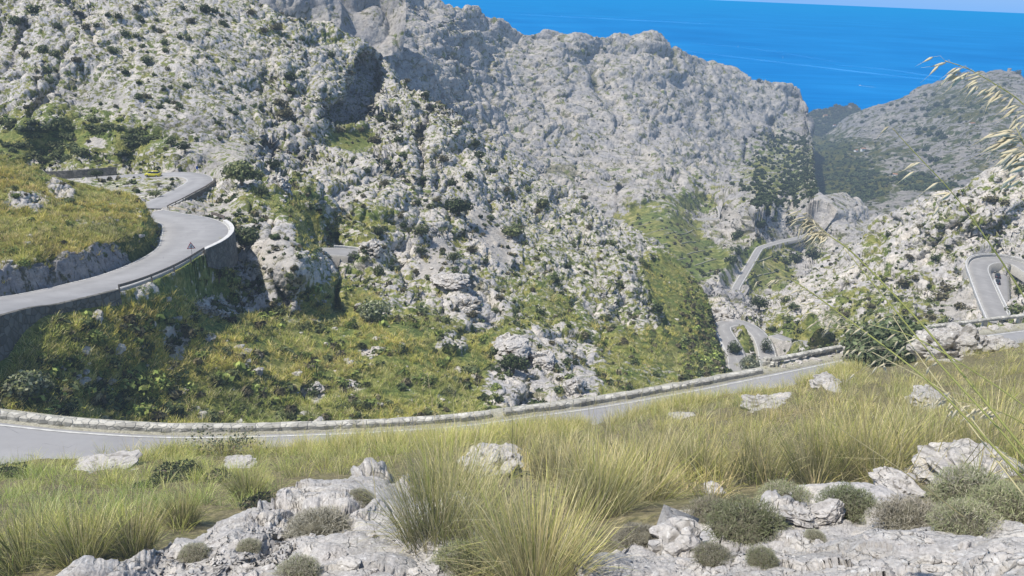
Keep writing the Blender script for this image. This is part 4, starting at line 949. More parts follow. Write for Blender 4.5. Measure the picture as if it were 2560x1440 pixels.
# ================================================================== VEGETATION
def leafmat(name, tr=.25, haze=True, rough=.6):
    n = NT(name); n.bs.inputs['Roughness'].default_value = rough
    a = n.attr('col'); inf = n.n.new('ShaderNodeObjectInfo')
    v = n.mrange(inf.outputs['Random'], 0, 1, .78, 1.22)
    c = n.mix(1.0, a.outputs['Color'], v, 'MULTIPLY')
    nz = n.noise(1.1, 3, .6)
    c = n.mix(1.0, c, n.ramp(nz, [(.3, (.78, .80, .78)), (.7, (1.22, 1.16, 1.1))]), 'MULTIPLY')
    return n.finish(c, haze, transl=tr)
LEAF = leafmat('foliage', .22); GRASSM = leafmat('grass_blades', .30)
BARK = plain('bark', (.14, .115, .09), .9, .1, 0, .3, 6)

def blades(base, az, lean, Ln, w, droop, segs, cb, ct, twist=None):
    N = len(base); s = np.linspace(0, 1, segs + 1)
    th = lean[:, None] + droop[:, None] * s[None, :-1] ** 1.3
    th = th + (np.where(RNG.random(N) < .16, RNG.uniform(.5, 1.7, N), 0)[:, None] * (s[None, :-1] > RNG.uniform(.3, .85, N)[:, None])) + RNG.normal(0, .05, th.shape)
    d = np.stack([np.sin(th) * np.cos(az)[:, None], np.sin(th) * np.sin(az)[:, None], np.cos(th)], -1) * (Ln / segs)[:, None, None]
    P = np.concatenate([base[:, None], base[:, None] + np.cumsum(d, 1)], 1)
    wa = az + math.pi / 2 + (twist if twist is not None else RNG.normal(0, .7, N))
    wd = np.stack([np.cos(wa), np.sin(wa), np.zeros(N)], -1)
    ww = w[:, None] * (1 - s[:-1]) ** .6 * .5
    Lf = P[:, :-1] - wd[:, None] * ww[..., None]; Rt = P[:, :-1] + wd[:, None] * ww[..., None]
    V = np.concatenate([np.stack([Lf, Rt], 2).reshape(N, segs * 2, 3), P[:, -1:]], 1)
    k = segs * 2 + 1
    o = (np.arange(N) * k)[:, None]
    t = []
    for a in range(segs - 1): t += [[2 * a, 2 * a + 1, 2 * a + 3], [2 * a, 2 * a + 3, 2 * a + 2]]
    t.append([2 * segs - 2, 2 * segs - 1, 2 * segs])
    F = (o[:, None, :] + np.array(t)[None]).reshape(-1, 3)
    sc = np.concatenate([np.repeat(s[:-1], 2), [1.0]])[None, :, None]
    Cc = cb[:, None] * (1 - sc) + ct[:, None] * sc
    return V.reshape(-1, 3), F, Cc.reshape(-1, 3)
GREENS = np.array([[.120, .160, .030], [.185, .225, .042], [.270, .285, .058], [.350, .330, .090]])
STRAWS = np.array([[.66, .57, .31], [.54, .47, .21], [.74, .66, .41], [.46, .42, .17]])
def pick(P_, n): P_ = np.asarray(P_); return P_[RNG.integers(0, len(P_), n)] * RNG.uniform(.62, 1.38, (n, 1))
def tuft(n, rad, Lm, w, dry, segs=3, lean=.15, spread=.8, droop=1.0):
    r = rad * np.sqrt(RNG.random(n)); a = RNG.random(n) * 2 * math.pi
    base = np.stack([r * np.cos(a), r * np.sin(a), np.full(n, -.03)], -1)
    az = a + RNG.normal(0, .5, n); ln = lean + spread * (r / rad) * RNG.uniform(.4, 1.1, n)
    L_ = Lm * RNG.uniform(.55, 1.15, n); dr = droop * RNG.uniform(.2, 1.0, n)
    isd = RNG.random(n) < dry
    cb = np.where(isd[:, None], pick(STRAWS, n) * .7, pick(GREENS, n) * .75); ct = np.where(isd[:, None], pick(STRAWS, n), pick(GREENS, n) * 1.35 + pick(STRAWS, n) * .22)
    return blades(base, az, ln, L_, w * RNG.uniform(.6, 1.3, n), dr, segs, cb, ct)
def leafcloud(n, rx, rz, leaf, cols, lumps=6, core=True, seed=None, flat=0.0, under=.15):
    """a shrub crown: leaf faces over overlapping boughs, inner leaves coloured darker as shade, gaps between boughs"""
    c = RNG.normal(size=(lumps, 3)); c /= np.linalg.norm(c, axis=1, keepdims=True); c *= RNG.uniform(.25, .62, (lumps, 1)); c[:, 2] = np.abs(c[:, 2]) * .9
    R = RNG.uniform(.36, .60, lumps)
    k = RNG.integers(0, lumps, n)
    d = RNG.normal(size=(n, 3)); d /= np.linalg.norm(d, axis=1, keepdims=True)
    rad = R[k] * RNG.uniform(.55, 1.08, n) ** .5
    p = c[k] + d * rad[:, None]
    p[:, 2] = np.where(p[:, 2] < -under, -under + RNG.random(n) * .3, p[:, 2])
    p = p * np.array([rx, rx, rz]) + np.array([0, 0, rz * .12])
    nrm = d + RNG.normal(0, .55, (n, 3)); nrm /= np.linalg.norm(nrm, axis=1, keepdims=True)
    t = np.cross(nrm, RNG.normal(size=(n, 3))); t /= np.linalg.norm(t, axis=1, keepdims=True); b = np.cross(nrm, t)
    L_ = leaf * RNG.uniform(.6, 1.4, n)[:, None]
    V = np.stack([p - t * L_, p + b * L_ * .55, p + t * L_, p - b * L_ * .55], 1)
    F = np.arange(n * 4).reshape(n, 4)
    sh = np.clip(.45 + .75 * (rad / R[k] - .55) + .35 * d[:, 2], .25, 1.3)  # shade put into the leaf colour: dark inside the boughs, lighter above
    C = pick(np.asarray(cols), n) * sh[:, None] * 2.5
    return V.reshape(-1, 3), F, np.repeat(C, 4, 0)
OLIVE = [[.050, .062, .026], [.070, .082, .034], [.040, .050, .024], [.095, .10, .045]]
DARKG = [[.026, .036, .016], [.038, .050, .020], [.050, .062, .026], [.030, .036, .020]]
BROWNG = [[.075, .066, .038], [.055, .052, .030], [.095, .085, .048], [.045, .042, .028]]
BRIGHT = [[.085, .110, .030], [.11, .13, .036], [.065, .090, .026], [.14, .15, .05]]
GREYG = [[.085, .098, .065], [.11, .12, .08], [.065, .078, .052], [.13, .135, .09]]
def multi(proto, pos, yaw, sc, tint=None, name='scrub', mat=None, zs=None):
    """many plants of one nature nobody could count -> one mesh"""
    VV, FF, CCc = [], [], []; o = 0
    pk = RNG.integers(0, len(proto), len(pos))
    for q, (v, f, c) in enumerate(proto):
        m = pk == q; k = int(m.sum())
        if not k: continue
        ca, sa = np.cos(yaw[m]), np.sin(yaw[m]); s = sc[m]
        X = (v[None, :, 0] * ca[:, None] - v[None, :, 1] * sa[:, None]) * s[:, None]; Y = (v[None, :, 0] * sa[:, None] + v[None, :, 1] * ca[:, None]) * s[:, None]
        Z = v[None, :, 2] * (s * (zs[m] if zs is not None else 1))[:, None]
        V = np.stack([X, Y, Z], -1) + pos[m][:, None]
        c_ = np.broadcast_to(c[None], (k, *c.shape)) * (tint[m][:, None] if tint is not None else 1)
        FF.append((f[None] + (np.arange(k) * len(v))[:, None, None]).reshape(-1, f.shape[1]) + o); VV.append(V.reshape(-1, 3)); CCc.append(c_.reshape(-1, 3)); o += k * len(v)
    me = mk_mesh(name, np.concatenate(VV), np.concatenate(FF), mat or LEAF, False, {'col': np.clip(np.concatenate(CCc), 0, 1)})
    ob = obj(name, me); return tag(ob, kind='stuff')
def strew(S, n, dens, box=None):
    """bearings strewn over a sheet, kept by a density"""
    x0, x1, y0, y1 = box or (max(-60, S.U.min()), min(2620, S.U.max()), S.V.min(), S.V.max())
    u = RNG.uniform(x0, x1, n); v = RNG.uniform(y0, y1, n)
    ok = (v > pl(S.top, u) + 1) & (v < pl(S.bot, u) - 1); u, v = u[ok], v[ok]
    P_, N_, vg_ = look(S, u, v)
    r = np.linalg.norm(P_ - CAM, axis=1)
    k = RNG.random(len(u)) < dens(u, v, vg_, r, N_)
    return u[k], v[k], P_[k], r[k], vg_[k]
ALLR = [(CU, 3.9), (CC, 3.6), (CG, 3.3), (CL, 3.6), (CF, 2.8), (CR, 3.8), (CP, 3.8), (CV, 3.8), (CV2, 3.6), (CNs, 3.2)]
def offroad(P_, extra=.3):
    ok = np.ones(len(P_), bool)
    for C, hw in ALLR:
        for i in range(0, len(P_), 8000):
            d = np.sqrt(((P_[i:i + 8000, None, :2] - C[None, ::2, :2]) ** 2).sum(-1)).min(1)
            ok[i:i + 8000] &= d > hw + extra
    return ok
LAND = blobs

# ---- countless grass on the slopes
T_far = [tuft(20, .22, .85, .055, d_, 2, .12, .95, 1.2) for d_ in (.15, .3, .45, .25, .6)]
def grassdens2(u, v, vg_, r, N_): return np.where(vg_ > .45, sstep(.45, .75, vg_), .05) * (v > 460) * np.clip((r / 120) ** 1.1, .3, 1.0) * np.clip(.8 + 1.5 * pn(np.stack([u / 55, v / 40, u * 0 + 8], -1)), .1, 1)
u, v, P_, r, vg_ = strew(S2, 26000, grassdens2, (-60, 1850, 470, 1110))
ok = offroad(P_, .4); u, v, P_, r, vg_ = u[ok], v[ok], P_[ok], r[ok], vg_[ok]
pt = pn(P_ / 14.0); pt2 = pn(P_ / 4.0 + 40)
tint = 1.30 * np.stack([1.08 + .32 * pt + .22 * pt2, 1.03 + .14 * pt + .22 * pt2, .95 + .1 * pt2], -1)
multi(T_far, P_, RNG.random(len(P_)) * 6.28, RNG.uniform(.35, 1.0, len(P_)) ** 1.0 * 1.5 * np.where(r > 170, 1.3, 1), np.clip(tint, .45, 2.0), 'grass', GRASSM)
u, v, P_, r, vg_ = strew(S3, 7500, lambda u, v, g, r, N_: np.where(g > .45, 1, .12))
ok = offroad(P_, .3); P_ = P_[ok]; pt = pn(P_ / 10.0); pt2 = pn(P_ / 3.0 + 40)
tint = 1.30 * np.stack([1.10 + .34 * pt + .22 * pt2, 1.0 + .16 * pt + .22 * pt2, .95 + .1 * pt2], -1)
multi(T_far, P_, RNG.random(len(P_)) * 6.28, RNG.uniform(.6, 1.25, len(P_)), np.clip(tint, .45, 2.0), 'grass', GRASSM)

# ---- scrub: the small dark bushes nobody could count
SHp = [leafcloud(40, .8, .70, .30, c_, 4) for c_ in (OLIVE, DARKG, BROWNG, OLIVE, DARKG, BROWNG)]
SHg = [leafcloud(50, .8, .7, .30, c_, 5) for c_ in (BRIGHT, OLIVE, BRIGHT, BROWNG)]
def scrub(S, n, dens, lo_, hi, proto=SHp, box=None, name='scrub', road=True, pw=2.2, zs=None):
    u, v, P_, r, vg_ = strew(S, n, dens, box)
    if road: ok = offroad(P_, .8); P_ = P_[ok]
    s = lo_ + (hi - lo_) * RNG.random(len(P_)) ** pw
    t = RNG.uniform(.75, 1.25, (len(P_), 1)) * np.ones((1, 3))
    return multi(proto, P_, RNG.random(len(P_)) * 6.28, s, t, name, LEAF, zs)
cl = lambda u, v: pn(np.stack([u / 60, v / 60, u * 0 + 3], -1))
scrub(S2, 22000, lambda u, v, g, r, N_: np.clip(.32 + 1.4 * cl(u, v), .02, 1) * np.where(g > .7, .25, 1) * np.where((v < 430) & (u < 700), .35, 1), .35, 1.5)
scrub(S2, 4200, lambda u, v, g, r, N_: np.clip(.5 + .8 * cl(u, v), .05, 1) * (g > .55), .5, 1.6, SHg)
scrub(S2, 1500, lambda u, v, g, r, N_: np.clip((u - 1690) / 90, 0, 1), .5, 1.9, SHp + SHg, (1690, 1806, 690, 960))
scrub(S3, 500, lambda u, v, g, r, N_: np.full(len(u), .6), .4, 1.0, SHg)
scrub(S4, 6500, lambda u, v, g, r, N_: np.clip(.26 + .5 * cl(u, v) + .8 * sstep(.4, .7, g), .03, 1), .6, 1.9, SHp + SHg[:2])
scrub(S5, 12000, lambda u, v, g, r, N_: np.clip(.22 + .5 * cl(u, v) + .5 * sstep(.45, .7, g), .02, 1) * np.clip((v - 60) / 300, .15, 1), 1.2, 3.6)
scrub(S6, 8000, lambda u, v, g, r, N_: np.clip(.25 + .6 * cl(u, v), .04, 1) * np.where(g > .7, 0, 1), 1.6, 4.2)
WOOD = [leafcloud(70, 1.0, 1.1, .34, DARKG, 5) for _ in range(4)]
scrub(S6, 9000, lambda u, v, g, r, N_: sstep(.55, .75, g), 2.6, 5.2, WOOD, (1990, 2620, 250, 620), 'woodland', pw=1.3)
scrub(S5, 3600, lambda u, v, g, r, N_: np.clip(.6 + cl(u, v), 0, 1) * ((u > 1850) & (v > 335) & (v < 520)) * np.clip((u - 1850) / 120, .15, 1), 2.2, 4.2, WOOD, (1840, 2040, 295, 520), 'woodland', pw=1.3)
scrub(S7, 1500, lambda u, v, g, r, N_: np.full(len(u), .9), 4, 8, WOOD, (2010, 2190, 262, 345), 'woodland', road=False, pw=1.2)

# ---- shrubs and trees one can tell apart
def shrubmesh(n, rx, rz, leaf, cols, lumps=7):
    v, f, c = leafcloud(n, rx, rz, leaf, cols, lumps); return mk_mesh('shrub', v, f, LEAF, False, {'col': c})
SM = [shrubmesh(260, 1, .9, .15, c_, 8) for c_ in (OLIVE, DARKG, BROWNG, DARKG, OLIVE, BROWNG)]
def shrub(S, px_, py_, wpx, label, group=None, mesh=None, zs=1.0, cat='shrub', name='shrub'):
    P_ = [pickpt(S, px_, py_)]; r = np.linalg.norm(P_[0] - CAM); s = wpx * r / FPX / 1.9
    if not offroad(np.array(P_), s * .8)[0]: return None
    o = obj(name, mesh or SM[RNG.integers(0, 6)], None, P_[0] - np.array([0, 0, .12 * s])); o.scale = (s, s, s * zs); o.rotation_euler = (0, 0, RNG.random() * 6.28)
    return tag(o, label, cat, group)
GR = 'dark shrubs dotted over the pale cliff at the upper left'
for px_, py_, w_ in [(282, 122, 26), (215, 62, 24), (345, 15, 26), (350, 40, 24), (298, 35, 20), (482, 46, 24), (512, 18, 30), (535, 20, 22), (560, 52, 20), (565, 58, 16), (552, 32, 14), (403, 72, 20), (338, 88, 16), (325, 118, 16), (312, 78, 22), (385, 65, 14), (166, 108, 28), (185, 145, 22), (205, 170, 18), (310, 175, 20), (370, 148, 26), (272, 35, 16), (412, 100, 20), (415, 120, 18), (355, 110, 18), (552, 200, 16), (465, 208, 18), (425, 212, 16), (345, 200, 14), (345, 238, 24), (368, 238, 20), (400, 262, 20), (452, 262, 14), (435, 250, 18), (240, 58, 16), (420, 248, 14), (452, 88, 16), (475, 92, 18), (392, 45, 14), (150, 60, 22), (85, 20, 30), (40, 45, 30), (120, 170, 24), (105, 120, 30), (60, 130, 24), (140, 130, 26), (95, 190, 22), (130, 200, 18), (630, 25, 26), (460, 15, 20), (575, 270, 16), (590, 280, 18), (545, 300, 16)]:
    shrub(S2, px_, py_ + w_ * .3, w_ * 1.15, 'dark rounded shrub on the pale streaked cliff at the upper left', GR, SM[[1, 3, 2, 0][RNG.integers(0, 4)]], 1.05)
GRb = 'scattered shrubs on the crags around the overhang'
for px_, py_, w_ in [(720, 185, 40), (735, 220, 34), (715, 275, 46), (690, 60, 34), (660, 70, 30), (760, 90, 24), (700, 250, 40), (830, 130, 26), (880, 180, 26), (950, 290, 34), (985, 310, 30), (1000, 345, 34), (935, 340, 40), (880, 395, 30), (905, 320, 24), (680, 400, 40), (770, 330, 28), (845, 315, 36), (1035, 195, 24), (1090, 265, 34), (1100, 250, 26), (1060, 235, 30), (1040, 260, 26), (1150, 300, 26), (1010, 380, 34), (975, 400, 30), (920, 420, 30), (1060, 345, 24), (1110, 390, 40), (1200, 380, 36), (1190, 350, 30), (1230, 420, 30), (1170, 430, 34), (1130, 450, 34), (1060, 440, 30), (960, 450, 30)]:
    shrub(S2, px_, py_ + w_ * .25, w_, 'brownish dark shrub on the crags around the dark overhang', GRb, SM[[1, 3, 2, 5][RNG.integers(0, 4)]], 1.0)
GRc = 'scattered shrubs on the rocky ridge in the middle'
for px_, py_, w_ in [(910, 640, 26), (945, 670, 46), (990, 665, 34), (1010, 560, 30), (1040, 500, 30), (1075, 510, 26), (1000, 535, 26), (1360, 500, 44), (1345, 520, 30), (1480, 470, 24), (1230, 540, 30), (1180, 615, 40), (1210, 650, 36), (1240, 770, 28), (1250, 735, 30), (1180, 780, 34), (1350, 770, 36), (1280, 835, 30), (1520, 790, 26), (1530, 810, 22), (1390, 690, 34), (1430, 600, 24), (1470, 560, 26), (1440, 520, 24), (1530, 600, 28), (1555, 620, 24), (1640, 760, 46), (1610, 650, 24), (1570, 640, 24), (1460, 830, 34), (1640, 860, 24), (1640, 930, 24), (1460, 900, 26), (1420, 660, 24), (1500, 640, 22), (1550, 700, 30), (1300, 560, 26), (1310, 600, 22), (1090, 490, 26), (1270, 470, 26), (1320, 470, 26), (1070, 690, 26), (1010, 720, 24), (960, 610, 22), (1330, 720, 22), (1100, 840, 22), (1150, 820, 22), (1380, 850, 26), (1560, 850, 30), (1590, 900, 30), (1500, 930, 30), (1700, 860, 26), (1720, 900, 30), (1340, 640, 22)]:
    shrub(S2, px_, py_ + w_ * .25, w_, 'small dark shrub among the broken rocks of the middle ridge', GRc, SM[RNG.integers(0, 6)], 1.0)
GRd = 'bushes growing on the green slope below the upper road'
MG = [shrubmesh(320, 1, .8, .13, c_, 9) for c_ in (BRIGHT, OLIVE, DARKG, BRIGHT, OLIVE)]
for px_, py_, w_ in [(60, 850, 60), (150, 820, 60), (230, 835, 70), (200, 800, 44), (390, 740, 80), (330, 770, 60), (430, 765, 60), (450, 710, 60), (500, 690, 50), (545, 690, 60), (120, 890, 50), (280, 900, 60), (330, 960, 110), (390, 950, 90), (300, 1000, 110), (250, 985, 70), (430, 940, 80), (470, 960, 60), (640, 970, 60), (670, 940, 50), (730, 880, 40), (500, 880, 50), (560, 870, 60), (620, 830, 50), (470, 820, 60), (500, 830, 40), (700, 800, 50), (760, 810, 50), (830, 800, 50), (1000, 870, 44), (1100, 900, 60), (1180, 920, 60), (1060, 940, 70), (900, 900, 44), (850, 950, 50), (780, 970, 60), (930, 1000, 60), (350, 1020, 90), (580, 930, 60), (860, 1010, 50), (590, 740, 40), (160, 960, 50), (180, 1010, 60), (1000, 1020, 44), (520, 1030, 60), (700, 1030, 60), (1120, 970, 50), (1240, 960, 44), (600, 1020, 50), (250, 1050, 50)]:
    shrub(S2, px_, py_ + 8, w_, 'green bush among the grass tufts below the upper road', GRd, MG[RNG.integers(0, 5)], .8)
for px_, py_, w_ in [(10, 832, 50), (50, 822, 44), (95, 812, 50), (135, 800, 40), (170, 795, 46), (215, 780, 40), (250, 768, 44), (285, 752, 40), (320, 735, 44), (360, 722, 44), (400, 712, 40), (435, 695, 36), (470, 678, 36)]:
    shrub(S2, px_, py_, w_, 'bush growing against the foot of the upper road wall', 'bushes against the foot of the upper road wall', MG[RNG.integers(0, 5)], .8)
for px_, py_, w_ in [(1768, 768, 34), (1776, 800, 30), (1778, 828, 34), (1783, 858, 36), (1790, 884, 40), (1796, 905, 40), (1770, 905, 44), (1762, 870, 34), (1750, 830, 30), (1745, 780, 28), (1780, 925, 40), (1755, 935, 40)]:
    shrub(S2, px_, py_, w_, 'bush along the lower right edge of the bright green slope', 'bushes along the edge of the bright green slope', MG[RNG.integers(0, 5)], .9)
GRe = 'bushes on the grassy hump inside the upper bend'
for px_, py_, w_ in [(160, 640, 50), (200, 630, 40), (330, 640, 50), (300, 650, 40), (270, 630, 36), (60, 650, 40), (30, 620, 44), (150, 505, 34), (165, 495, 40), (210, 500, 30), (100, 440, 36), (270, 500, 24), (260, 520, 24), (350, 560, 26), (320, 610, 34), (40, 480, 30), (180, 560, 26)]:
    shrub(S3, px_, py_ + 6, w_, 'low green bush on the grassy hump inside the upper bend', GRe, MG[RNG.integers(0, 5)], .75)
GRf = 'dark scrub bushes massed on the terrace above the yellow car'
for k in range(52):
    px_ = RNG.uniform(0, 390); py_ = RNG.uniform(300 + max(0, (px_ - 250) * .25), 400 - max(0, (px_ - 200) * .10))
    if 200 < px_ < 275 and 335 < py_ < 385: continue
    shrub(S2, px_, py_, RNG.uniform(26, 44), 'dark green bush massed on the terrace above the yellow car', GRf, [SM[0], SM[4], MG[1], MG[2]][RNG.integers(0, 4)], .8)
GRg = 'shrubs on the right rocky hill'
for px_, py_, w_ in [(2270, 640, 24), (2340, 640, 30), (2260, 700, 34), (2290, 690, 24), (2390, 690, 40), (2350, 735, 50), (2370, 715, 40), (2400, 760, 36), (2250, 740, 40), (2440, 765, 30), (2500, 760, 40), (2530, 740, 40), (2550, 720, 44), (2545, 770, 40), (2420, 520, 24), (2480, 490, 36), (2510, 500, 30), (2400, 560, 24), (2350, 560, 30), (2300, 560, 24), (2220, 580, 20), (2180, 760, 30), (1960, 740, 30), (1990, 760, 34), (1975, 790, 40), (2050, 780, 24), (2110, 780, 30), (2010, 830, 40), (1980, 840, 24), (2080, 840, 34), (2150, 850, 40), (1935, 815, 30), (1990, 890, 24), (2060, 880, 60), (2110, 885, 60), (2040, 870, 50), (2160, 880, 40), (2290, 790, 30), (2330, 790, 30), (1800, 880, 36), (1820, 895, 30), (1780, 900, 34)]:
    shrub(S4, px_, py_ + w_ * .2, w_, 'shrub among the pale boulders of the right hill', GRg, SM[RNG.integers(0, 6)] if px_ > 1940 else MG[RNG.integers(0, 5)], .9)
GRh = 'trees dotted over the far right mountain'
for px_, py_, w_ in [(2395, 178, 8), (2547, 178, 10), (2330, 232, 10), (2310, 235, 8), (2258, 255, 9), (2232, 258, 8), (2205, 272, 8), (2245, 262, 7), (2275, 250, 7), (2340, 258, 14), (2362, 252, 10), (2365, 262, 10), (2380, 240, 9), (2305, 268, 10), (2320, 272, 12), (2312, 285, 9), (2280, 272, 12), (2360, 283, 7), (2345, 290, 7), (2290, 290, 8), (2240, 300, 10), (2225, 305, 10), (2260, 300, 8), (2165, 287, 8), (2155, 300, 9), (2330, 320, 12), (2345, 330, 16), (2355, 340, 16), (2320, 335, 14), (2295, 318, 10), (2310, 320, 10), (2300, 330, 12), (2335, 345, 10), (2310, 372, 16), (2315, 385, 10), (2295, 372, 10), (2325, 395, 12), (2340, 400, 14), (2250, 392, 8), (2200, 395, 8), (2510, 205, 8), (2490, 225, 8), (2430, 260, 8), (2400, 300, 8), (2450, 300, 8), (2420, 225, 9)]:
    shrub(S6, px_, py_ + 3, w_ * 1.5, 'dark round tree dotted on the far right mountainside', GRh, SM[[1, 3][RNG.integers(0, 2)]], 1.2, 'tree', 'round_tree')
GRi = 'single bushes on the far grey mountain'
for px_, py_, w_ in [(1510, 118, 14), (1486, 205, 16), (1472, 135, 16), (1680, 260, 10), (1880, 265, 12), (1900, 198, 12), (1830, 455, 14), (1853, 455, 12), (1857, 470, 14), (1750, 460, 12), (1750, 440, 10), (1100, 60, 14), (1130, 60, 10), (1240, 160, 12), (1000, 95, 14), (1330, 260, 10), (1840, 590, 26), (1860, 640, 34), (1830, 650, 30), (1845, 630, 28), (1855, 670, 36), (1850, 580, 22), (1930, 545, 20), (1900, 560, 20), (1930, 585, 14), (1980, 545, 24), (2010, 570, 24), (1960, 610, 30), (2000, 620, 34), (2030, 630, 34), (1990, 640, 30), (1940, 640, 24), (1965, 650, 26), (2050, 640, 24)]:
    shrub(S5, px_, py_ + 3, w_ * 1.25, 'dark bush standing alone on the far grey mountain', GRi, SM[[1, 3, 0][RNG.integers(0, 3)]], 1.0)

# trees with a trunk
def tree(S, px_, py_, wpx, hk, label, cols, n=1500, leaf=.085, lumps=12, name='tree', cat='tree', sink=0.0, trunk=.5):
    P0 = pickpt(S, px_, py_) if isinstance(S, Sheet) else S; r = np.linalg.norm(P0 - CAM); s = wpx * r / FPX / 1.9
    t = thing(name, label, cat, P0 - np.array([0, 0, sink]), RNG.random() * 6)
    v, f, c = leafcloud(n, s, s * hk, leaf * s, cols, lumps, under=.05)
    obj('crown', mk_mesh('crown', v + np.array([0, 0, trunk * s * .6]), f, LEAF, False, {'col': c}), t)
    mb = MB(); mb.tube([(0, 0, -.5), (.05 * s, 0, trunk * s * .5), (.02 * s, .05 * s, trunk * s + s * .3)], [.09 * s, .07 * s, .04 * s], 7)
    for q in range(5):
        a = q * 1.26 + .4; mb.tube([(.03 * s, .02 * s, trunk * s * .55), (.3 * s * math.cos(a), .3 * s * math.sin(a), trunk * s + .2 * s), (.55 * s * math.cos(a), .55 * s * math.sin(a), trunk * s + .45 * s * hk)], [.05 * s, .035 * s, .012 * s], 5)
    obj('trunk', mb.mesh('trunk', BARK, True), t); return t
tree(S2, 610, 462, 95, .85, 'broad olive green tree beside the scree chute right of the bend with the yellow car', OLIVE)
tree(S2, 655, 490, 44, 1.0, 'darker rounded tree just right of the broad olive tree by the scree chute', DARKG, 700)
tree(S2, 607, 618, 84, .8, 'wide dark bushy tree on the edge just right of the lower wide bend', DARKG + OLIVE, 1300)
tree(S2, 540, 690, 60, .95, 'yellowish green bush below the curved retaining wall', BRIGHT + BROWNG, 900)
tree(S2, 70, 1000, 110, .95, 'grey green tree at the left edge just beyond the near road', GREYG + OLIVE, 1800)
tree(S2, 1150, 535, 80, .8, 'left one of two dark evergreen clumps above the scree fans', DARKG, 1300)
tree(S2, 1280, 590, 64, .8, 'greyish evergreen clump on the right side of the upper scree fan', OLIVE, 1200)
tree(S2, 1130, 655, 44, 1.0, 'dense round bush on the right edge of the lower scree fan', OLIVE + DARKG, 800)
tree(S2, 1055, 635, 40, 1.0, 'round bush on the left edge of the lower scree fan', DARKG, 700)
tree(S2, 1058, 590, 50, .9, 'bushy tree above the lower scree fan', OLIVE, 800)
tree(S2, 948, 590, 52, .7, 'low rounded bush between pale rocks above the small visible piece of bend', DARKG, 800)
tree(S2, 1282, 930, 74, 1.15, 'tall dark green bush below a rock outcrop in the middle of the ridge foot', DARKG, 1400)
tree(S2, 935, 800, 90, .9, 'grey green scrubby tree on the brow of the middle slope', GREYG + OLIVE, 1400)
tree(S2, 428, 362, 34, 1.1, 'left of two dark trees at the end of the terrace above the yellow car', DARKG, 600)
tree(S2, 460, 378, 42, 1.0, 'right of two dark trees at the end of the terrace above the yellow car', DARKG, 600)
tree(S2, 388, 492, 38, .7, 'lower bush on the bare ground inside the loop of the yellow car', OLIVE, 500)
tree(S2, 420, 476, 26, .95, 'upright bush at the right end of the bare ground inside the loop', OLIVE, 400)
tree(S2, 396, 464, 22, .6, 'flat bush directly below the yellow car', BROWNG + OLIVE, 400)
tree(S2, 240, 443, 36, .8, 'dark bush at the right end of the roadside stone wall', DARKG, 500)
tree(S2, 880, 650, 34, 1.0, 'small pine in front of the visible piece of bend between the crags', DARKG, 500)
tree(S4, 1872, 926, 60, 1.0, 'grey green olive tree in front of the narrow hairpin, behind the parapet', GREYG, 1300, name='olive_tree')
tree(S4, 1912, 880, 34, 2.2, 'tall narrow dark tree inside the narrow hairpin', DARKG, 900)
tree(S4, 1830, 880, 48, .9, 'dark bushy tree left of the narrow hairpin', DARKG, 900)
tree(S4, 1895, 770, 50, 1.0, 'dark tree below the foot of the valley road', DARKG, 900)
tree(S4, 2018, 905, 26, .9, 'dark bush behind the raised parapet beam', DARKG, 400)
# ================================================================== FOREGROUND
def rockmat(name, pix, c=(.52, .495, .455)):
    n = NT(name); n.bs.inputs['Roughness'].default_value = .92
    a = n.attr('mask'); B = n.sep(a.outputs['Color'])[2]
    n1 = n.noise(1 / (60 * pix), 4, .6); n2 = n.noise(1 / (9 * pix), 5, .72)
    wv_ = n.n.new('ShaderNodeVectorMath'); wv_.operation = 'MULTIPLY_ADD'
    nn = n.n.new('ShaderNodeTexNoise'); nn.inputs['Scale'].default_value = 1 / (25 * pix); n.L(n.geo.outputs['Position'], nn.inputs['Vector'])
    n.L(nn.outputs['Color'], wv_.inputs[0]); wv_.inputs[1].default_value = (22 * pix,) * 3; n.L(n.geo.outputs['Position'], wv_.inputs[2])
    e = n.vor(1 / (38 * pix), 'DISTANCE_TO_EDGE', wv_.outputs[0])
    col = n.ramp(n2, [(.28, tuple(x * .62 for x in c)), (.48, c), (.72, tuple(min(.8, x * 1.22) for x in c))])
    col = n.mix(n.mrange(n1, .4, .66), n.mix(1.0, col, (.86, .85, .86), 'MULTIPLY'), n.mix(1.0, col, (1.04, 1.02, .99), 'MULTIPLY'))
    sp = n.noise(1 / (13 * pix), 2, .5)
    col = n.mix(n.mrange(sp, .60, .68, 0, .7), col, (.66, .64, .60))           # pale lichen
    col = n.mix(n.mrange(n.noise(1 / (5 * pix), 3, .6), .60, .70, 0, .7), col, (.17, .16, .145))
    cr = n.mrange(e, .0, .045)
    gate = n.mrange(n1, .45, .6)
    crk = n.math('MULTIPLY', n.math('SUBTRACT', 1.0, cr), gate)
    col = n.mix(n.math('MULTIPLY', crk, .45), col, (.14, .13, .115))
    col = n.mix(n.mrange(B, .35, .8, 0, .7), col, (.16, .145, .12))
    h = n.math('SUBTRACT', n.math('MULTIPLY', n2, 1.0), n.math('MULTIPLY', crk, .9))
    n.bump(h, .8, 5 * pix)
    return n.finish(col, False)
ROCKN = rockmat('foreground_limestone', .0022); ROCKM = rockmat('boulder_limestone', .012, (.47, .45, .41)); ROCKF = rockmat('ridge_limestone', .05, (.52, .50, .465))

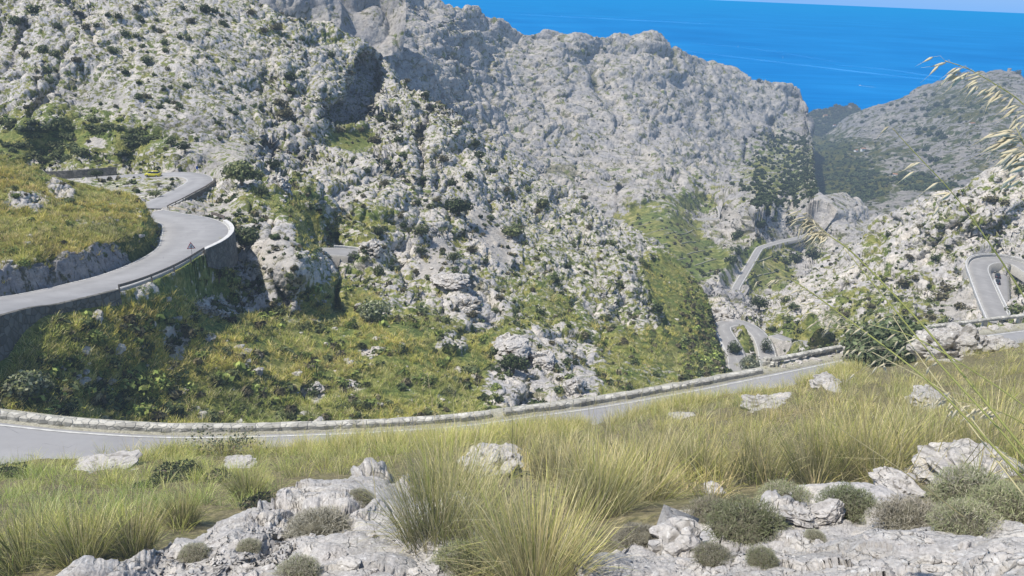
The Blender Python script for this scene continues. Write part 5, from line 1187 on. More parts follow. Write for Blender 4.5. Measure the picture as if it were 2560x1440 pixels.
def outcrop(name, ctrl, x0, x1, top, bot, back, label, seed=0, du=2.2, amp=1.0, Ls=(.9, .34, .12, .04)):
    S = sheet(ctrl, x0, x1, du, top, bot, du, back)
    S.P = S.P + np.array([seed, 0, 0])
    S.crev = np.zeros(S.U.shape)
    P0 = S.P.copy()
    rough(S, np.ones(S.U.shape), [1.1, .42, .17, .07, .028, .012], [.05 * amp, .05, .055, .06, .08, .09], 1.0, (1, 1, 1.2))
    c0 = S.crev * .7; S.crev = np.zeros(S.U.shape)
    gm = np.clip(.35 + 1.6 * pn(S.P.reshape(-1, 3) * 1.3).reshape(S.U.shape), .15, 1)
    blocky(S, gm, Ls, .22 * amp, (1, 1, 1.3), math.radians(-22)); S.crev = np.maximum(S.crev, c0)
    S.P = S.P - np.array([seed, 0, 0])
    n, m = S.P.shape[:2]; i = np.arange(n - 1)[:, None] * m; j = np.arange(m - 1)[None]
    f = np.stack([i + j, i + j + 1, i + m + j + 1, i + m + j], -1).reshape(-1, 4)
    z = np.zeros(S.U.shape)
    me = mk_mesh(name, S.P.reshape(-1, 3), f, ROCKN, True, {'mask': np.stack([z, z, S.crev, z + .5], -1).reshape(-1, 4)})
    S.N = normals(S.P); S.veg = z; S.scree = z
    tag(obj(name, me), label, 'rock outcrop'); return S
O1 = outcrop('rock_outcrop', [(100, 1500, 3.7), (600, 1440, 3.05), (250, 1425, 3.7), (500, 1340, 4.1), (700, 1250, 4.6), (800, 1210, 5.0), (950, 1192, 5.4), (900, 1300, 4.0), (1000, 1440, 2.85), (1150, 1300, 4.2), (600, 1700, 2.2), (1100, 1700, 2.1), (1150, 1230, 5.2)], 60, 1210,
   [(60, 1490), (150, 1452), (205, 1436), (250, 1424), (300, 1416), (350, 1398), (380, 1388), (420, 1360), (440, 1352), (520, 1334), (545, 1310), (600, 1290), (640, 1270), (700, 1248), (720, 1226), (742, 1214), (770, 1206), (800, 1207), (830, 1216), (860, 1212), (890, 1198), (950, 1190), (1010, 1196), (1080, 1216), (1150, 1250), (1210, 1300)],
   [(60, 1760), (1210, 1760)], [(.06, .02), (.14, .10), (.25, .32), (.4, .7), (.6, 1.2)], 'pale cracked limestone outcrop sloping up from the bottom left to the middle of the foreground', 3.3)
O2 = outcrop('rock_outcrop', [(1450, 1440, 2.95), (1500, 1390, 3.2), (1640, 1340, 3.7), (1900, 1305, 4.0), (2060, 1300, 4.15), (2150, 1258, 4.5), (2300, 1310, 3.9), (2560, 1335, 3.5), (2560, 1440, 2.7), (1900, 1440, 2.85), (2200, 1400, 3.05), (2860, 1340, 3.5), (1500, 1700, 2.2), (2100, 1700, 2.1), (2700, 1700, 2.1), (1900, 1360, 3.5)], 1440, 2820,
   [(1440, 1440), (1480, 1412), (1530, 1386), (1570, 1366), (1600, 1348), (1640, 1330), (1690, 1322), (1720, 1340), (1760, 1372), (1800, 1352), (1840, 1328), (1880, 1306), (1930, 1290), (1980, 1282), (2020, 1296), (2060, 1292), (2100, 1280), (2130, 1262), (2150, 1254), (2180, 1260), (2210, 1270), (2250, 1290), (2300, 1306), (2320, 1330), (2380, 1322), (2450, 1318), (2560, 1328), (2820, 1320)],
   [(1440, 1760), (2820, 1760)], [(.06, .02), (.14, .10), (.25, .32), (.4, .7), (.6, 1.1)], 'broad pale rock shelf with white lichen patches across the bottom right foreground', 11.7)

def boulder(name, label, P0, size, squash=(1, 1, .7), seed=0, sub=5, group=None, bed=1.0, tilt=(0, 0, 0), mat=None, cat='boulder', amp=1.0, parent=None):
    import bmesh
    bm = bmesh.new(); bmesh.ops.create_icosphere(bm, subdivisions=sub, radius=1.0)
    V = np.array([v.co[:] for v in bm.verts]); F_ = np.array([[v.index for v in f.verts] for f in bm.faces]); bm.free()
    N = V.copy(); q = V * np.array([1, 1, bed]) + seed * 7.31
    d = .30 * pn(q * .9) + .16 * pn(q * 2.1)
    f1, e, idv, fc = worley(q * 1.5 + .25 * pn(q * 2)[:, None]); d += amp * (.18 * (idv - .5) + .34 * fc + .10 * sstep(0, .15, e))
    crev = (1 - sstep(0, .14, e)) * .8
    if sub >= 4:
        f1, e2, id2, fc2 = worley(q * 4.2 + 5); d += amp * (.05 * (id2 - .5) + .10 * fc2 + .04 * sstep(0, .2, e2)); crev = np.maximum(crev, (1 - sstep(0, .12, e2)) * .6)
        d += .03 * pn(q * 9) + .05 * (np.abs(pn(q * 5)) - .3)
    V = (V + N * d[:, None]) * np.array(squash) * size
    me = mk_mesh(name, V, F_, mat or ROCKN, False, {'mask': np.stack([d * 0, d * 0, crev, d * 0 + .5], -1)})
    o = obj(name, me, parent, P0); o.rotation_euler = tilt
    return tag(o, label, cat, group) if label else o
def gp(S, px_, py_): return pickpt(S, px_, py_)
def bsize(P0, wpx): return wpx * np.linalg.norm(P0 - CAM) / FPX / 2
P0 = gp(O2, 2042, 1302); s = bsize(P0, 96)
def layered(s):
    mb = MB(); z = 0.0; ang = np.linspace(0, 2 * math.pi, 23)[:-1]
    R0 = 1 + .16 * np.sin(ang * 2 + 1) + .1 * np.sin(ang * 3)
    for k in range(11):
        th = RNG.uniform(.05, .14) * s; R_ = s * R0 * (.80 + .22 * math.sin(.5 + k * .27)) * RNG.uniform(.8, 1.06) * (1 + RNG.normal(0, .07, 22)); off = RNG.normal(0, .05 * s, 2)
        ring = lambda q, zz: np.stack([R_ * q * np.cos(ang) + off[0], R_ * q * .72 * np.sin(ang) + off[1], zz + .16 * R_ * np.cos(ang) - .05 * R_ * np.sin(ang) + RNG.normal(0, .006, 22)], -1)
        v = np.concatenate([ring(.90, z), ring(1.0, z + th * .25), ring(.98, z + th * .8), ring(.86, z + th)]); m = 22
        i = np.arange(3)[:, None] * m; j = np.arange(m)[None]; j2 = (j + 1) % m
        mb.add(v, np.stack([i + j, i + j2, i + m + j2, i + m + j], -1).reshape(-1, 4))
        n0 = mb.n - 4 * m; mb.t.append(np.array([[0, q, q + 1] for q in range(1, m - 1)]) + n0 + 3 * m); mb.t.append(np.array([[0, q + 1, q] for q in range(1, m - 1)]) + n0)
        z += th * 1.04
    return mb.mesh('layered_rock', ROCKN)
o = obj('layered_rock', layered(s), None, P0 + np.array([0, -.05, .02])); o.rotation_euler = (0, 0, .3)
tag(o, 'thinly layered grey rock standing on the right shelf between two green cushion shrubs', 'rock')
P0 = gp(O2, 1985, 1302); boulder('loose_stone', 'angular slab leaning at the foot of the layered rock', P0 + np.array([0, 0, .04]), bsize(P0, 80), (1, .7, .35), 5, 4, None, 2, (0, .25, .2), ROCKN, 'stone')
P0 = gp(S1, 1235, 1180); boulder('boulder', 'pale boulder half hidden behind the two big grass tussocks', P0 + np.array([0, 0, .05]), bsize(P0, 128), (1, .9, .55), 8, 5, None, 1.4, (0, 0, .2), ROCKN)
P0 = gp(S1, 2378, 886); boulder('boulder', 'big whitish boulder beside the near road at the right, below the parapet beam', P0 + np.array([0, 0, .4]), bsize(P0, 130), (1, .8, .75), 11, 5, None, 1, (0, 0, .1), ROCKM)
P0 = gp(S1, 2462, 876); boulder('boulder', 'long low whitish boulder just right of the biggest roadside boulder', P0 + np.array([0, 0, .1]), bsize(P0, 110), (1, .7, .42), 13, 5, None, 1, (0, 0, .2), ROCKM)
P0 = gp(S1, 1245, 1225); 
for px_, py_, w_, sq, lab in [(265, 1168, 105, .16, 'flat heap of grey rubble in the grass near the road at the left'), (595, 1160, 60, .25, 'small flat grey rock in the grass left of the middle, near the road'), (1905, 1010, 80, .35, 'low white rock in the grass below the raised parapet beam'), (2065, 962, 70, .4, 'beige rock in the grass right of and above the low white rock'), (2320, 1000, 90, .35, 'white rock in the tall grass at the right'), (2440, 1190, 230, .35, 'large smooth rock behind the green cushion shrub at the right edge'), (2240, 1215, 90, .5, 'pale rounded rock at the back edge of the right shelf'), (1790, 1228, 50, .4, 'small pale stone in the grass above the big green cushion shrub'), (2290, 1195, 60, .4, 'small pale rock between the grey cushion shrubs'), (1690, 1345, 120, .6, 'rounded grey rock at the left end of the right shelf')]:
    P0 = gp(S1, px_, py_) if px_ != 1690 else gp(O2, px_, py_ + 20)
    boulder('rock', lab, P0 + np.array([0, 0, .02]), bsize(P0, w_), (1, .8, sq), px_ * .1, 4, None, 1.3, (0, 0, px_ % 3), ROCKN if py_ > 1100 else ROCKM, 'rock')
# crags and big blocks standing out of the slopes
for k, (S, px_, py_, w_, sq, lab) in enumerate([(S4, 2000, 905, 70, .7, 'cluster of white boulders behind the raised parapet beam'), (S2, 1275, 872, 120, .5, 'broad cracked pale block at the foot of the middle ridge'), (S2, 1355, 905, 90, .6, 'smooth domed block right of the broad cracked one at the ridge foot'), (S2, 1165, 760, 76, .6, 'grooved pale block hanging over a shadow in the middle slope'), (S2, 930, 625, 60, .8, 'big square pale block beside the visible piece of bend'), (S2, 700, 478, 60, 1.0, 'rounded pinkish crag right of the broad olive tree'), (S2, 1130, 700, 90, .4, 'flat topped block above the grooved one in the middle slope'), (S4, 1800, 790, 90, .5, 'smooth rock hump just above the narrow hairpin'), (S2, 790, 975, 50, .8, 'craggy white rock in the grass in the middle of the lower slope'), (S2, 880, 965, 50, .5, 'low white rock in the grass right of the craggy one'), (S2, 640, 925, 34, .5, 'small white rock in the grass left of the craggy one'), (S2, 1440, 970, 60, .9, 'pointed white rock rising behind the parapet')]):
    P0 = gp(S, px_, py_); boulder('crag', lab, P0, bsize(P0, w_) * .85, (1, .9, sq), 20 + k * 1.7, 5, None, 1.2, (0, 0, k), ROCKF, 'rock')
# loose stones
LS = []
for k in range(5):
    o = boulder('loose_stone', None, np.zeros(3), 1.0, (1, RNG.uniform(.6, .9), RNG.uniform(.35, .7)), 60 + k, 3, None, 1.2); LS.append(o.data); bpy.data.objects.remove(o)
def stones(S, n, box, lo_, hi, label, group):
    u, v, P_, r, _ = strew(S, n, lambda u, v, g, r, N_: np.ones(len(u)), box)
    for k in range(len(u)):
        o = obj('loose_stone', LS[RNG.integers(0, 5)], None, P_[k]); s = lo_ + (hi - lo_) * RNG.random() ** 3
        o.scale = (s, s, s); o.rotation_euler = tuple(RNG.uniform(-.4, .4, 2)) + (RNG.random() * 6,)
        tag(o, label, 'stone', group)
stones(O1, 85, (230, 1100, 1340, 1440), .008, .045, 'small loose pale stone lying on the left outcrop', 'loose stones on the left outcrop')
stones(O2, 75, (1520, 2560, 1340, 1440), .006, .035, 'small loose pale stone lying on the right rock shelf', 'loose stones on the right shelf')
# rough stones along the verge of the near road
u = np.linspace(1975, 2560, 60)
for k, x in enumerate(u):
    C = CNf; px_, _ = proj(C); i = int(np.argmin(abs(px_ - x)))
    P0 = C[i] + lateral(C)[i] * -RNG.uniform(.7, 1.6); o = obj('verge_stone', LS[k % 5], None, P0); s = RNG.uniform(.08, .34); o.scale = (s * 1.3, s, s); o.rotation_euler = (0, 0, k)
    tag(o, 'rough pale stone on the verge between the near road and the parapet beams', 'stone', 'stones along the verge of the near road')
# dry stone terrace wall, made of heaped stones
P_a, P_b = gp(S2, 492, 776), gp(S2, 572, 792); mb = MB()
mid = (P_a + P_b) / 2
vv, ff, o_ = [], [], 0
lm = LS[1]; lv = np.array([v.co[:] for v in lm.vertices]); lf = np.array([p.vertices[:] for p in lm.polygons])
for k in range(130):
    t = RNG.random(); p = P_a * (1 - t) + P_b * t + np.array([RNG.normal(0, .15), RNG.normal(0, .25), RNG.uniform(-.2, 1.0)]) - mid; s = RNG.uniform(.12, .26)
    a = RNG.random() * 6; R = np.array([[math.cos(a), -math.sin(a), 0], [math.sin(a), math.cos(a), 0], [0, 0, 1]])
    vv.append(lv @ R.T * s + p); ff.append(lf + o_); o_ += len(lv)
me = mk_mesh('dry_stone_wall', np.concatenate(vv), np.concatenate(ff), ROCKF, False, {'mask': np.tile([0, 0, 0, .5], (o_, 1))})
tag(obj('dry_stone_wall', me, None, mid), 'short dry stone terrace wall on the green slope below the upper road', 'stone wall')
# terrace walls in the green valley
TW = plain('terrace_stone', (.30, .29, .20), .9, .1, 0, .25, .3)
for k, (x0, y0, x1, y1) in enumerate([(1572, 571, 1620, 556), (1600, 590, 1660, 572), (1640, 616, 1668, 612), (1645, 628, 1672, 622), (1588, 582, 1606, 577), (1700, 613, 1740, 603), (1690, 588, 1730, 578), (1715, 640, 1760, 632), (1735, 668, 1790, 655), (1690, 652, 1712, 648), (1880, 660, 1930, 640), (1905, 690, 1950, 672), (1870, 700, 1900, 690), (1660, 590, 1690, 580), (1760, 690, 1800, 680)]):
    t = np.linspace(0, 1, 14); Pw = look(S5, x0 + (x1 - x0) * t, y0 + (y1 - y0) * t)[0]
    v, f = sweep(Pw, [(-.4, -1), (-.4, .5), (.4, .5), (.4, -1)], True, True, .12)
    tag(obj('terrace_wall', mk_mesh('terrace_wall', v, f, TW)), 'thin dry stone terrace wall crossing the green valley slope', 'stone wall', 'terrace walls on the green valley slope')

# ------------------------------------------------------------------ grass on the near hillside
T_mid = [tuft(44, .20, .60, .010, d_, 3, .10, sp_, dr_) for d_, sp_, dr_ in ((.2, .95, 1.5), (.4, .7, 1.0), (.5, .9, 1.7), (.25, .6, .8), (.8, 1.0, 1.5), (.4, .8, 1.2), (.1, 1.0, 1.8))]
T_seed = []
for _ in range(3):
    a = tuft(8, .16, .85, .008, 1.0, 3, .05, .5, .5); T_seed.append(a)
def d1(u, v, vg_, r, N_):
    q = at(u, v, r); cl_ = pn(q / 1.3 + 7) + .6 * pn(q / .6)
    return np.where(vg_ > .5, 1, .05) * np.clip(.75 + 1.1 * cl_, .12, 1) * np.clip((r / 34) ** 1.0, .12, 1) * (v < 1440)
u, v, P_, r, vg_ = strew(S1, 11500, d1, (-350, 3000, 790, 1440))
ok = offroad(P_, .2) & (r > 6.0)
ok &= ~((v > pl(O1.top, u) - 6) & (u > 120) & (u < 1180)) & ~((v > pl(O2.top, u) - 5) & (u > 1480))
P_, u, v, r = P_[ok], u[ok], v[ok], r[ok]
rt_ = sstep(900, 1500, u)
pt = pn(P_ / np.array([5., 5., 5.])); pt2 = pn(P_ / 1.8 + 40)
tint = (1.22 + .06 * rt_)[:, None] * np.stack([.95 + .09 * rt_ + .30 * pt + .28 * pt2, 1.06 - .03 * rt_ + .10 * pt + .28 * pt2, .86 + .22 * rt_ + .16 * pt2], -1)
multi(T_mid, P_, RNG.random(len(P_)) * 6.28, RNG.uniform(.6, 1.15, len(P_)) * np.clip(.42 + r / 62, .46, .9), np.clip(tint, .5, 1.7), 'grass', GRASSM)
k = RNG.random(len(P_)) < (.16 + .5 * rt_)
multi(T_seed, P_[k], RNG.random(k.sum()) * 6.28, RNG.uniform(.6, 1.1, k.sum()), None, 'grass', GRASSM)

# taller fringe of grass along the brow above the near road
u = RNG.uniform(250, 2150, 1700); v = pl(S1.top, u) + RNG.exponential(11, 1700) + 2
P_, N_, vg_ = look(S1, u, v); k = (RNG.random(1700) < np.clip(.15 + (u - 300) / 1100, .15, 1) * np.clip(.75 + 1.2 * pn(P_ / 2.2), .1, 1)) & offroad(P_, .1); P_ = P_[k]
multi(T_mid, P_, RNG.random(len(P_)) * 6.28, RNG.uniform(.7, 1.35, len(P_)), np.clip(1.2 + .3 * pn(P_ / 3.0), .6, 1.8)[:, None] * np.array([[1.0, 1.0, .9]]), 'grass', GRASSM)
multi(T_seed, P_[::3], RNG.random(len(P_[::3])) * 6.28, RNG.uniform(.8, 1.3, len(P_[::3])), None, 'grass', GRASSM)
# stones lying about the slopes
def rubbleproto():
    import bmesh
    bm = bmesh.new(); bmesh.ops.create_icosphere(bm, subdivisions=2, radius=1.0); V = np.array([v.co[:] for v in bm.verts]); F_ = np.array([[v.index for v in f.verts] for f in bm.faces]); bm.free()
    q = V * 1.1 + RNG.random() * 90; f1, e, idv, fc = worley(q); V = V * (1 + .3 * pn(q * 1.3) + .5 * fc)[:, None] * np.array([1, .8, .6]); return V, F_, np.zeros((len(V), 3))
RB = [rubbleproto() for _ in range(5)]
for S, n_, dn, lo_, hi in ((S2, 5200, lambda u, v, g, r, N_: np.clip(.25 + 1.3 * pn(np.stack([u / 40, v / 30, u * 0 + 77], -1)), 0, 1) * (v > 440), .12, .75), (S3, 900, lambda u, v, g, r, N_: np.clip(.2 + 1.2 * pn(np.stack([u / 40, v / 30, u * 0 + 77], -1)), 0, 1), .10, .5), (S4, 2400, lambda u, v, g, r, N_: np.clip(.3 + pn(np.stack([u / 40, v / 30, u * 0 + 7], -1)), 0, 1), .3, 1.6)):
    u, v, P_, r, _ = strew(S, n_, dn); ok = offroad(P_, .4); P_ = P_[ok]
    multi(RB, P_, RNG.random(len(P_)) * 6.28, lo_ + (hi - lo_) * RNG.random(len(P_)) ** 3, None, 'rubble', ROCKF)
# weeds at the foot of the parapet
q = CNf[RNG.integers(0, len(CNf), 420)]; q = q + lateral(CNf)[0] * 0
ii = RNG.integers(0, len(CNf), 420); q = CNf[ii] + lateral(CNf)[ii] * (-RNG.choice([.5, .85, 1.9], 420, p=[.3, .45, .25]) + RNG.normal(0, .12, 420))[:, None]
wk = pn(q / 4.0) > -.1; q = q[wk]
multi(T_mid, q, RNG.random(len(q)) * 6.28, RNG.uniform(.25, .6, len(q)), None, 'grass', GRASSM)

# tussocks one can tell apart
def tussock(px_, py_, S, h, n, dry, label, group=None, rad=None, w=.0045, lean=.10, spread=.75, droop=.9, segs=5):
    P0 = gp(S, px_, py_) if not isinstance(S, np.ndarray) else S
    rad = rad or h * .28
    v1, f1, c1 = tuft(n, rad, h, w, dry, segs, lean, spread * .62, droop * .6)
    v2, f2, c2 = tuft(n // 3, rad * 1.25, h * .6, w, min(1, dry + .2), segs, .45, .8, 1.7)
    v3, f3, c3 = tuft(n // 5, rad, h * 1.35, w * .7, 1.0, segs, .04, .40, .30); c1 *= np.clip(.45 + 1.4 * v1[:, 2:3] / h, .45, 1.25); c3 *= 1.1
    t = thing('grass_tussock', label, 'grass tussock', P0, RNG.random() * 6, group)
    obj('green_blades', mk_mesh('green_blades', np.concatenate([v1, v2]), np.concatenate([f1, f2 + len(v1)]), GRASSM, False, {'col': np.clip(np.concatenate([c1, c2]), 0, 1)}), t)
    obj('dry_stalks', mk_mesh('dry_stalks', v3, f3, GRASSM, False, {'col': np.clip(c3, 0, 1)}), t); return t
tussock(1090, 1345, O1, .42, 700, .5, 'left one of the two big grass tussocks in the middle of the foreground', None, .13, .0030)
tussock(1340, 1450, gp(S1, 1345, 1450), .39, 900, .62, 'right and taller of the two big straw coloured tussocks in the middle foreground', None, .12, .0028)
tussock(1250, 1440, gp(S1, 1230, 1450), .26, 400, .5, 'shorter tussock wedged between the two big ones', None, .09, .003)
tussock(1180, 1330, gp(S1, 1190, 1335), .40, 500, .55, 'low tussock between the two big ones and the boulder', None, .12, .0032)
tussock(1500, 1275, S1, .52, 700, .55, 'green and straw tussock just right of the tall middle one', None, .18, .004)
tussock(1600, 1250, S1, .48, 700, .4, 'arching green tussock above the grey twigs left of the big cushion shrub', None, .2, .0045, .2, .9, 1.5)
tussock(1120, 1250, S1, .46, 420, .6, 'tussock behind the left big one', None, .2, .005)
tussock(1400, 1190, S1, .52, 500, .75, 'pale tussock behind the right big one', None, .25, .006)
for px_, py_, h, dry, lab in [(1760, 1190, .8, .4, 'green tussock behind the big green cushion shrub'), (1900, 1200, .85, .6, 'straw tussock with upright stalks behind the layered rock'), (2060, 1200, .95, .5, 'fan shaped tussock above the layered rock'), (2180, 1190, .9, .45, 'green tussock right of the fan shaped one'), (2330, 1170, .8, .6, 'dry tussock above the large smooth rock'), (2480, 1160, .9, .55, 'tussock at the right edge above the large smooth rock'), (1650, 1160, .9, .65, 'pale upright tussock in the middle right grass'), (200, 1400, .75, .25, 'green tussock at the lower left edge of the outcrop'), (330, 1380, .7, .45, 'brownish tussock beside the left end of the outcrop'), (60, 1420, .8, .2, 'dark green tussock in the bottom left corner'), (450, 1310, .7, .35, 'yellow green tussock above the left outcrop'), (620, 1240, .8, .3, 'bright tussock behind the left outcrop')]:
    tussock(px_, py_, S1, h * .68, 480, dry, lab, None, h * .22, .007 if px_ < 1000 else .0045, .12, .85, 1.2, 4)
# thin tall stalks standing before the road
STR = plain('straw_stalk', (.42, .37, .20), .8, .1, 0, .2, 4, False); STG = plain('green_stalk', (.24, .25, .08), .8, .1, 0, .2, 4, False)
SEEDM = plain('oat_seed', (.52, .45, .29), .7, .2, 0, .22, 9, False)
def spikelet(mb, p, d, L_, w):
    d = d / np.linalg.norm(d); mb.tube([p, p + d * L_ * .25, p + d * L_ * .6, p + d * L_], [w * .25, w, w * .75, w * .08], 5)
    mb.tube([p + d * L_ * .9, p + d * L_ * 1.7 + RNG.normal(0, L_ * .12, 3)], [w * .12, w * .05], 3)
def stalk(pts, label, head=None, rad=.0016, mat=None, L_=.02, w=.0024, n=26, hang=(0, 0, -1), name='oat_stalk', span=.2, spread=.25):
    C = catmull(np.array([at(np.array(float(a)), np.array(float(b)), np.array(float(r))) for a, b, r in pts]), 10)
    t = thing(name, label, 'grass stalk', C[0]); C0 = C - C[0]
    obj('stem', MB().tube(C0, np.linspace(rad * 1.2, rad * .5, len(C0)), 6).mesh('stem', mat or STG, True), t)
    if n:
        mb = MB(); mb.tube(C0[len(C0) // 3:], rad * .6, 4); ln = np.concatenate([[0], np.cumsum(np.linalg.norm(np.diff(C0, axis=0), axis=1))]); tot = ln[-1]
        for q in range(n):
            sd_ = tot - span * RNG.random() ** .8 * (1 if head is None else head)
            p = np.array([np.interp(sd_, ln, C0[:, a]) for a in range(3)])
            along = C0[-1] - C0[-3]; along /= np.linalg.norm(along)
            br = along * RNG.uniform(.2, .9) + np.array([-.5, 0, RNG.uniform(-.9, .1)]) * RNG.uniform(.3, 1) + RNG.normal(0, .18, 3)
            bl_ = RNG.uniform(.2, 1) * spread * span
            e = p + br / np.linalg.norm(br) * bl_
            mb.tube([p, (p + e) / 2 + np.array([0, 0, .004]), e], rad * .22, 3)
            spikelet(mb, e, np.asarray(hang, float) * .8 + br * .7 + RNG.normal(0, .22, 3), L_ * RNG.uniform(.7, 1.2), w)
        obj('seed_head', mb.mesh('seed_head', SEEDM, True), t)
    return t
stalk([(2640, 1220, 1.75), (2420, 952, 1.8), (2300, 806, 1.85), (2140, 640, 1.9), (2075, 590, 1.92), (2036, 556, 1.93)], 'long oat stalk leaning left, its bushy pale seed head before the valley road', rad=.0021, n=60, span=.06, L_=.026, w=.0024, spread=.8)
stalk([(2660, 1270, 1.7), (2500, 1075, 1.75), (2345, 905, 1.8), (2200, 730, 1.85), (2110, 620, 1.88)], 'bare green stalk running parallel just below the bushy oat stalk', rad=.002, n=8, span=.5, spread=.1)
stalk([(2680, 1330, 1.6), (2430, 1060, 1.7), (2300, 935, 1.75), (2130, 806, 1.8), (2000, 712, 1.85), (1950, 690, 1.86)], 'lowest long leaning oat stalk, with seeds drooping over the right hill', rad=.0019, n=40, span=.30, L_=.020, w=.0022, spread=.3)
stalk([(2560, 1240, 1.8), (2400, 1030, 1.9), (2290, 880, 1.95), (2232, 790, 2.0)], 'thin pale stalk crossing the green bush by the road', rad=.0015, mat=STR, n=6, span=.2)
stalk([(2700, 1000, 1.5), (2560, 742, 1.5), (2440, 560, 1.5), (2370, 470, 1.5), (2290, 385, 1.5), (2232, 322, 1.5)], 'thin stalk with few seeds reaching up before the far right mountain', rad=.0012, n=9, span=.16, L_=.022, w=.0026, spread=.25)
stalk([(2720, 560, 1.15), (2640, 360, 1.15), (2560, 262, 1.15), (2490, 212, 1.15), (2420, 172, 1.15), (2362, 152, 1.15)], 'drooping pale oat head hanging before the sea at the upper right', rad=.0009, n=56, span=.15, L_=.016, w=.0019, hang=(-.35, 0, -.8), spread=.13)
stalk([(2760, 700, .95), (2640, 480, .95), (2580, 395, .95), (2540, 318, .95)], 'large pale oat head at the right edge', rad=.0012, n=36, span=.05, L_=.019, w=.0022, hang=(-.5, 0, -.8), spread=.5)
stalk([(2700, 1130, 1.6), (2520, 985, 1.65), (2300, 850, 1.7), (2170, 810, 1.75)], 'green stalk curving left below the green bush', rad=.0014, n=6, span=.2)
stalk([(2420, 1300, 3.4), (2260, 1180, 3.2), (2120, 1085, 3.1), (2020, 1012, 3.0)], 'straw stalk lying across the grass toward the right shelf', rad=.002, mat=STR, n=0)
stalk([(2700, 1180, 2.0), (2560, 1060, 2.0), (2440, 1010, 2.0), (2360, 1000, 2.0)], 'arching dark oat head low at the right over the grass', rad=.0016, n=30, span=.12, L_=.02, w=.0028, spread=.3)
stalk([(2690, 1260, 1.8), (2500, 1130, 1.85), (2370, 985, 1.9), (2180, 880, 1.95)], 'pale stalk crossing the white roadside boulder', rad=.0016, mat=STR, n=4, span=.2)
for k, (x0, y0, x1, y1, r) in enumerate([(1100, 1200, 1068, 930, 4.6), (1130, 1230, 1090, 1000, 4.4), (1600, 1220, 1545, 890, 5.5), (1700, 1160, 1690, 880, 8), (1340, 1230, 1380, 980, 5), (940, 1260, 905, 1040, 4.4), (850, 1270, 838, 1140, 8), (1640, 1150, 1740, 950, 8), (1000, 1180, 1050, 1010, 5.2), (1440, 1200, 1500, 960, 6), (1560, 1200, 1610, 960, 7), (1830, 1130, 1850, 960, 12), (2000, 1120, 2010, 940, 12), (330, 1350, 345, 1180, 10), (460, 1330, 440, 1200, 10), (1200, 1100, 1150, 950, 6.2), (700, 1250, 690, 1130, 12)]):
    stalk([(x0, y0, r), (x0 * .6 + x1 * .4 + 4, y0 * .55 + y1 * .45, r * 1.005), (x1, y1, r * 1.02)], 'single tall thin grass stalk standing above the near grass', rad=.0011 + .00012 * r, mat=STR, n=10 if k % 2 == 0 else 5, span=.22, L_=.016, w=.0026, spread=.22, name='tall_stalk')['group'] = 'tall thin stalks above the near grass'

# ------------------------------------------------------------------ cushion shrubs of tangled twigs
TWIG = leafmat('twigs', .12, False, .8)
def cushion(n, cols, inner, rz=.72):
    d = RNG.normal(size=(n, 3)); d[:, 2] = np.abs(d[:, 2]) * .95; d /= np.linalg.norm(d, axis=1, keepdims=True)
    lump = 1 + .16 * pn(d * 2.1 + RNG.random() * 50) + .08 * pn(d * 5 + 9)
    rr = RNG.uniform(.55, 1.0, n) ** .6
    p = d * (rr * lump)[:, None] * np.array([1, 1, rz])
    dd = d + RNG.normal(0, .75, (n, 3)); dd /= np.linalg.norm(dd, axis=1, keepdims=True)
    az = np.arctan2(dd[:, 1], dd[:, 0]); ln = np.arccos(np.clip(dd[:, 2], -1, 1))
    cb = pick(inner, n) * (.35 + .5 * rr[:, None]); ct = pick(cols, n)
    return blades(p - dd * .06, az, ln, RNG.uniform(.08, .20, n), RNG.uniform(.010, .020, n), RNG.normal(0, .9, n), 2, cb, ct)
CG_ = np.array([[.21, .28, .10], [.28, .35, .14], [.16, .23, .09], [.36, .40, .20]]); CB_ = np.array([[.46, .43, .36], [.56, .52, .45], [.37, .34, .29], [.66, .61, .53]]); CI = np.array([[.28, .26, .19], [.34, .32, .24]])
def cmesh(n, cols, rz):
    v, f, c = cushion(n, cols, CI, rz); return mk_mesh('twigs', v, f, TWIG, False, {'col': c})
CM = [cmesh(5200, CG_, .75), cmesh(5200, np.concatenate([CG_[:2], CB_]), .7), cmesh(5200, CB_, .62), cmesh(5200, np.concatenate([CG_, CB_[:1]]), .85)]
CORE = boulder('heart', None, np.zeros(3), .62, (1, 1, .7), 91, 3, mat=plain('dead_twigs', (.13, .12, .085), .9, .1, 0, .3, 20, False)); CORED = CORE.data; bpy.data.objects.remove(CORE)
def cushion_shrub(S, px_, py_, w_, kind, label):
    P0 = gp(S, px_, py_); s = bsize(P0, w_) * 1.0
    t = thing('cushion_shrub', label, 'cushion shrub', P0 - np.array([0, 0, s * .05]), RNG.random() * 6, None, s)
    obj('twigs', CM[kind], t); obj('dead_core', CORED, t); return t
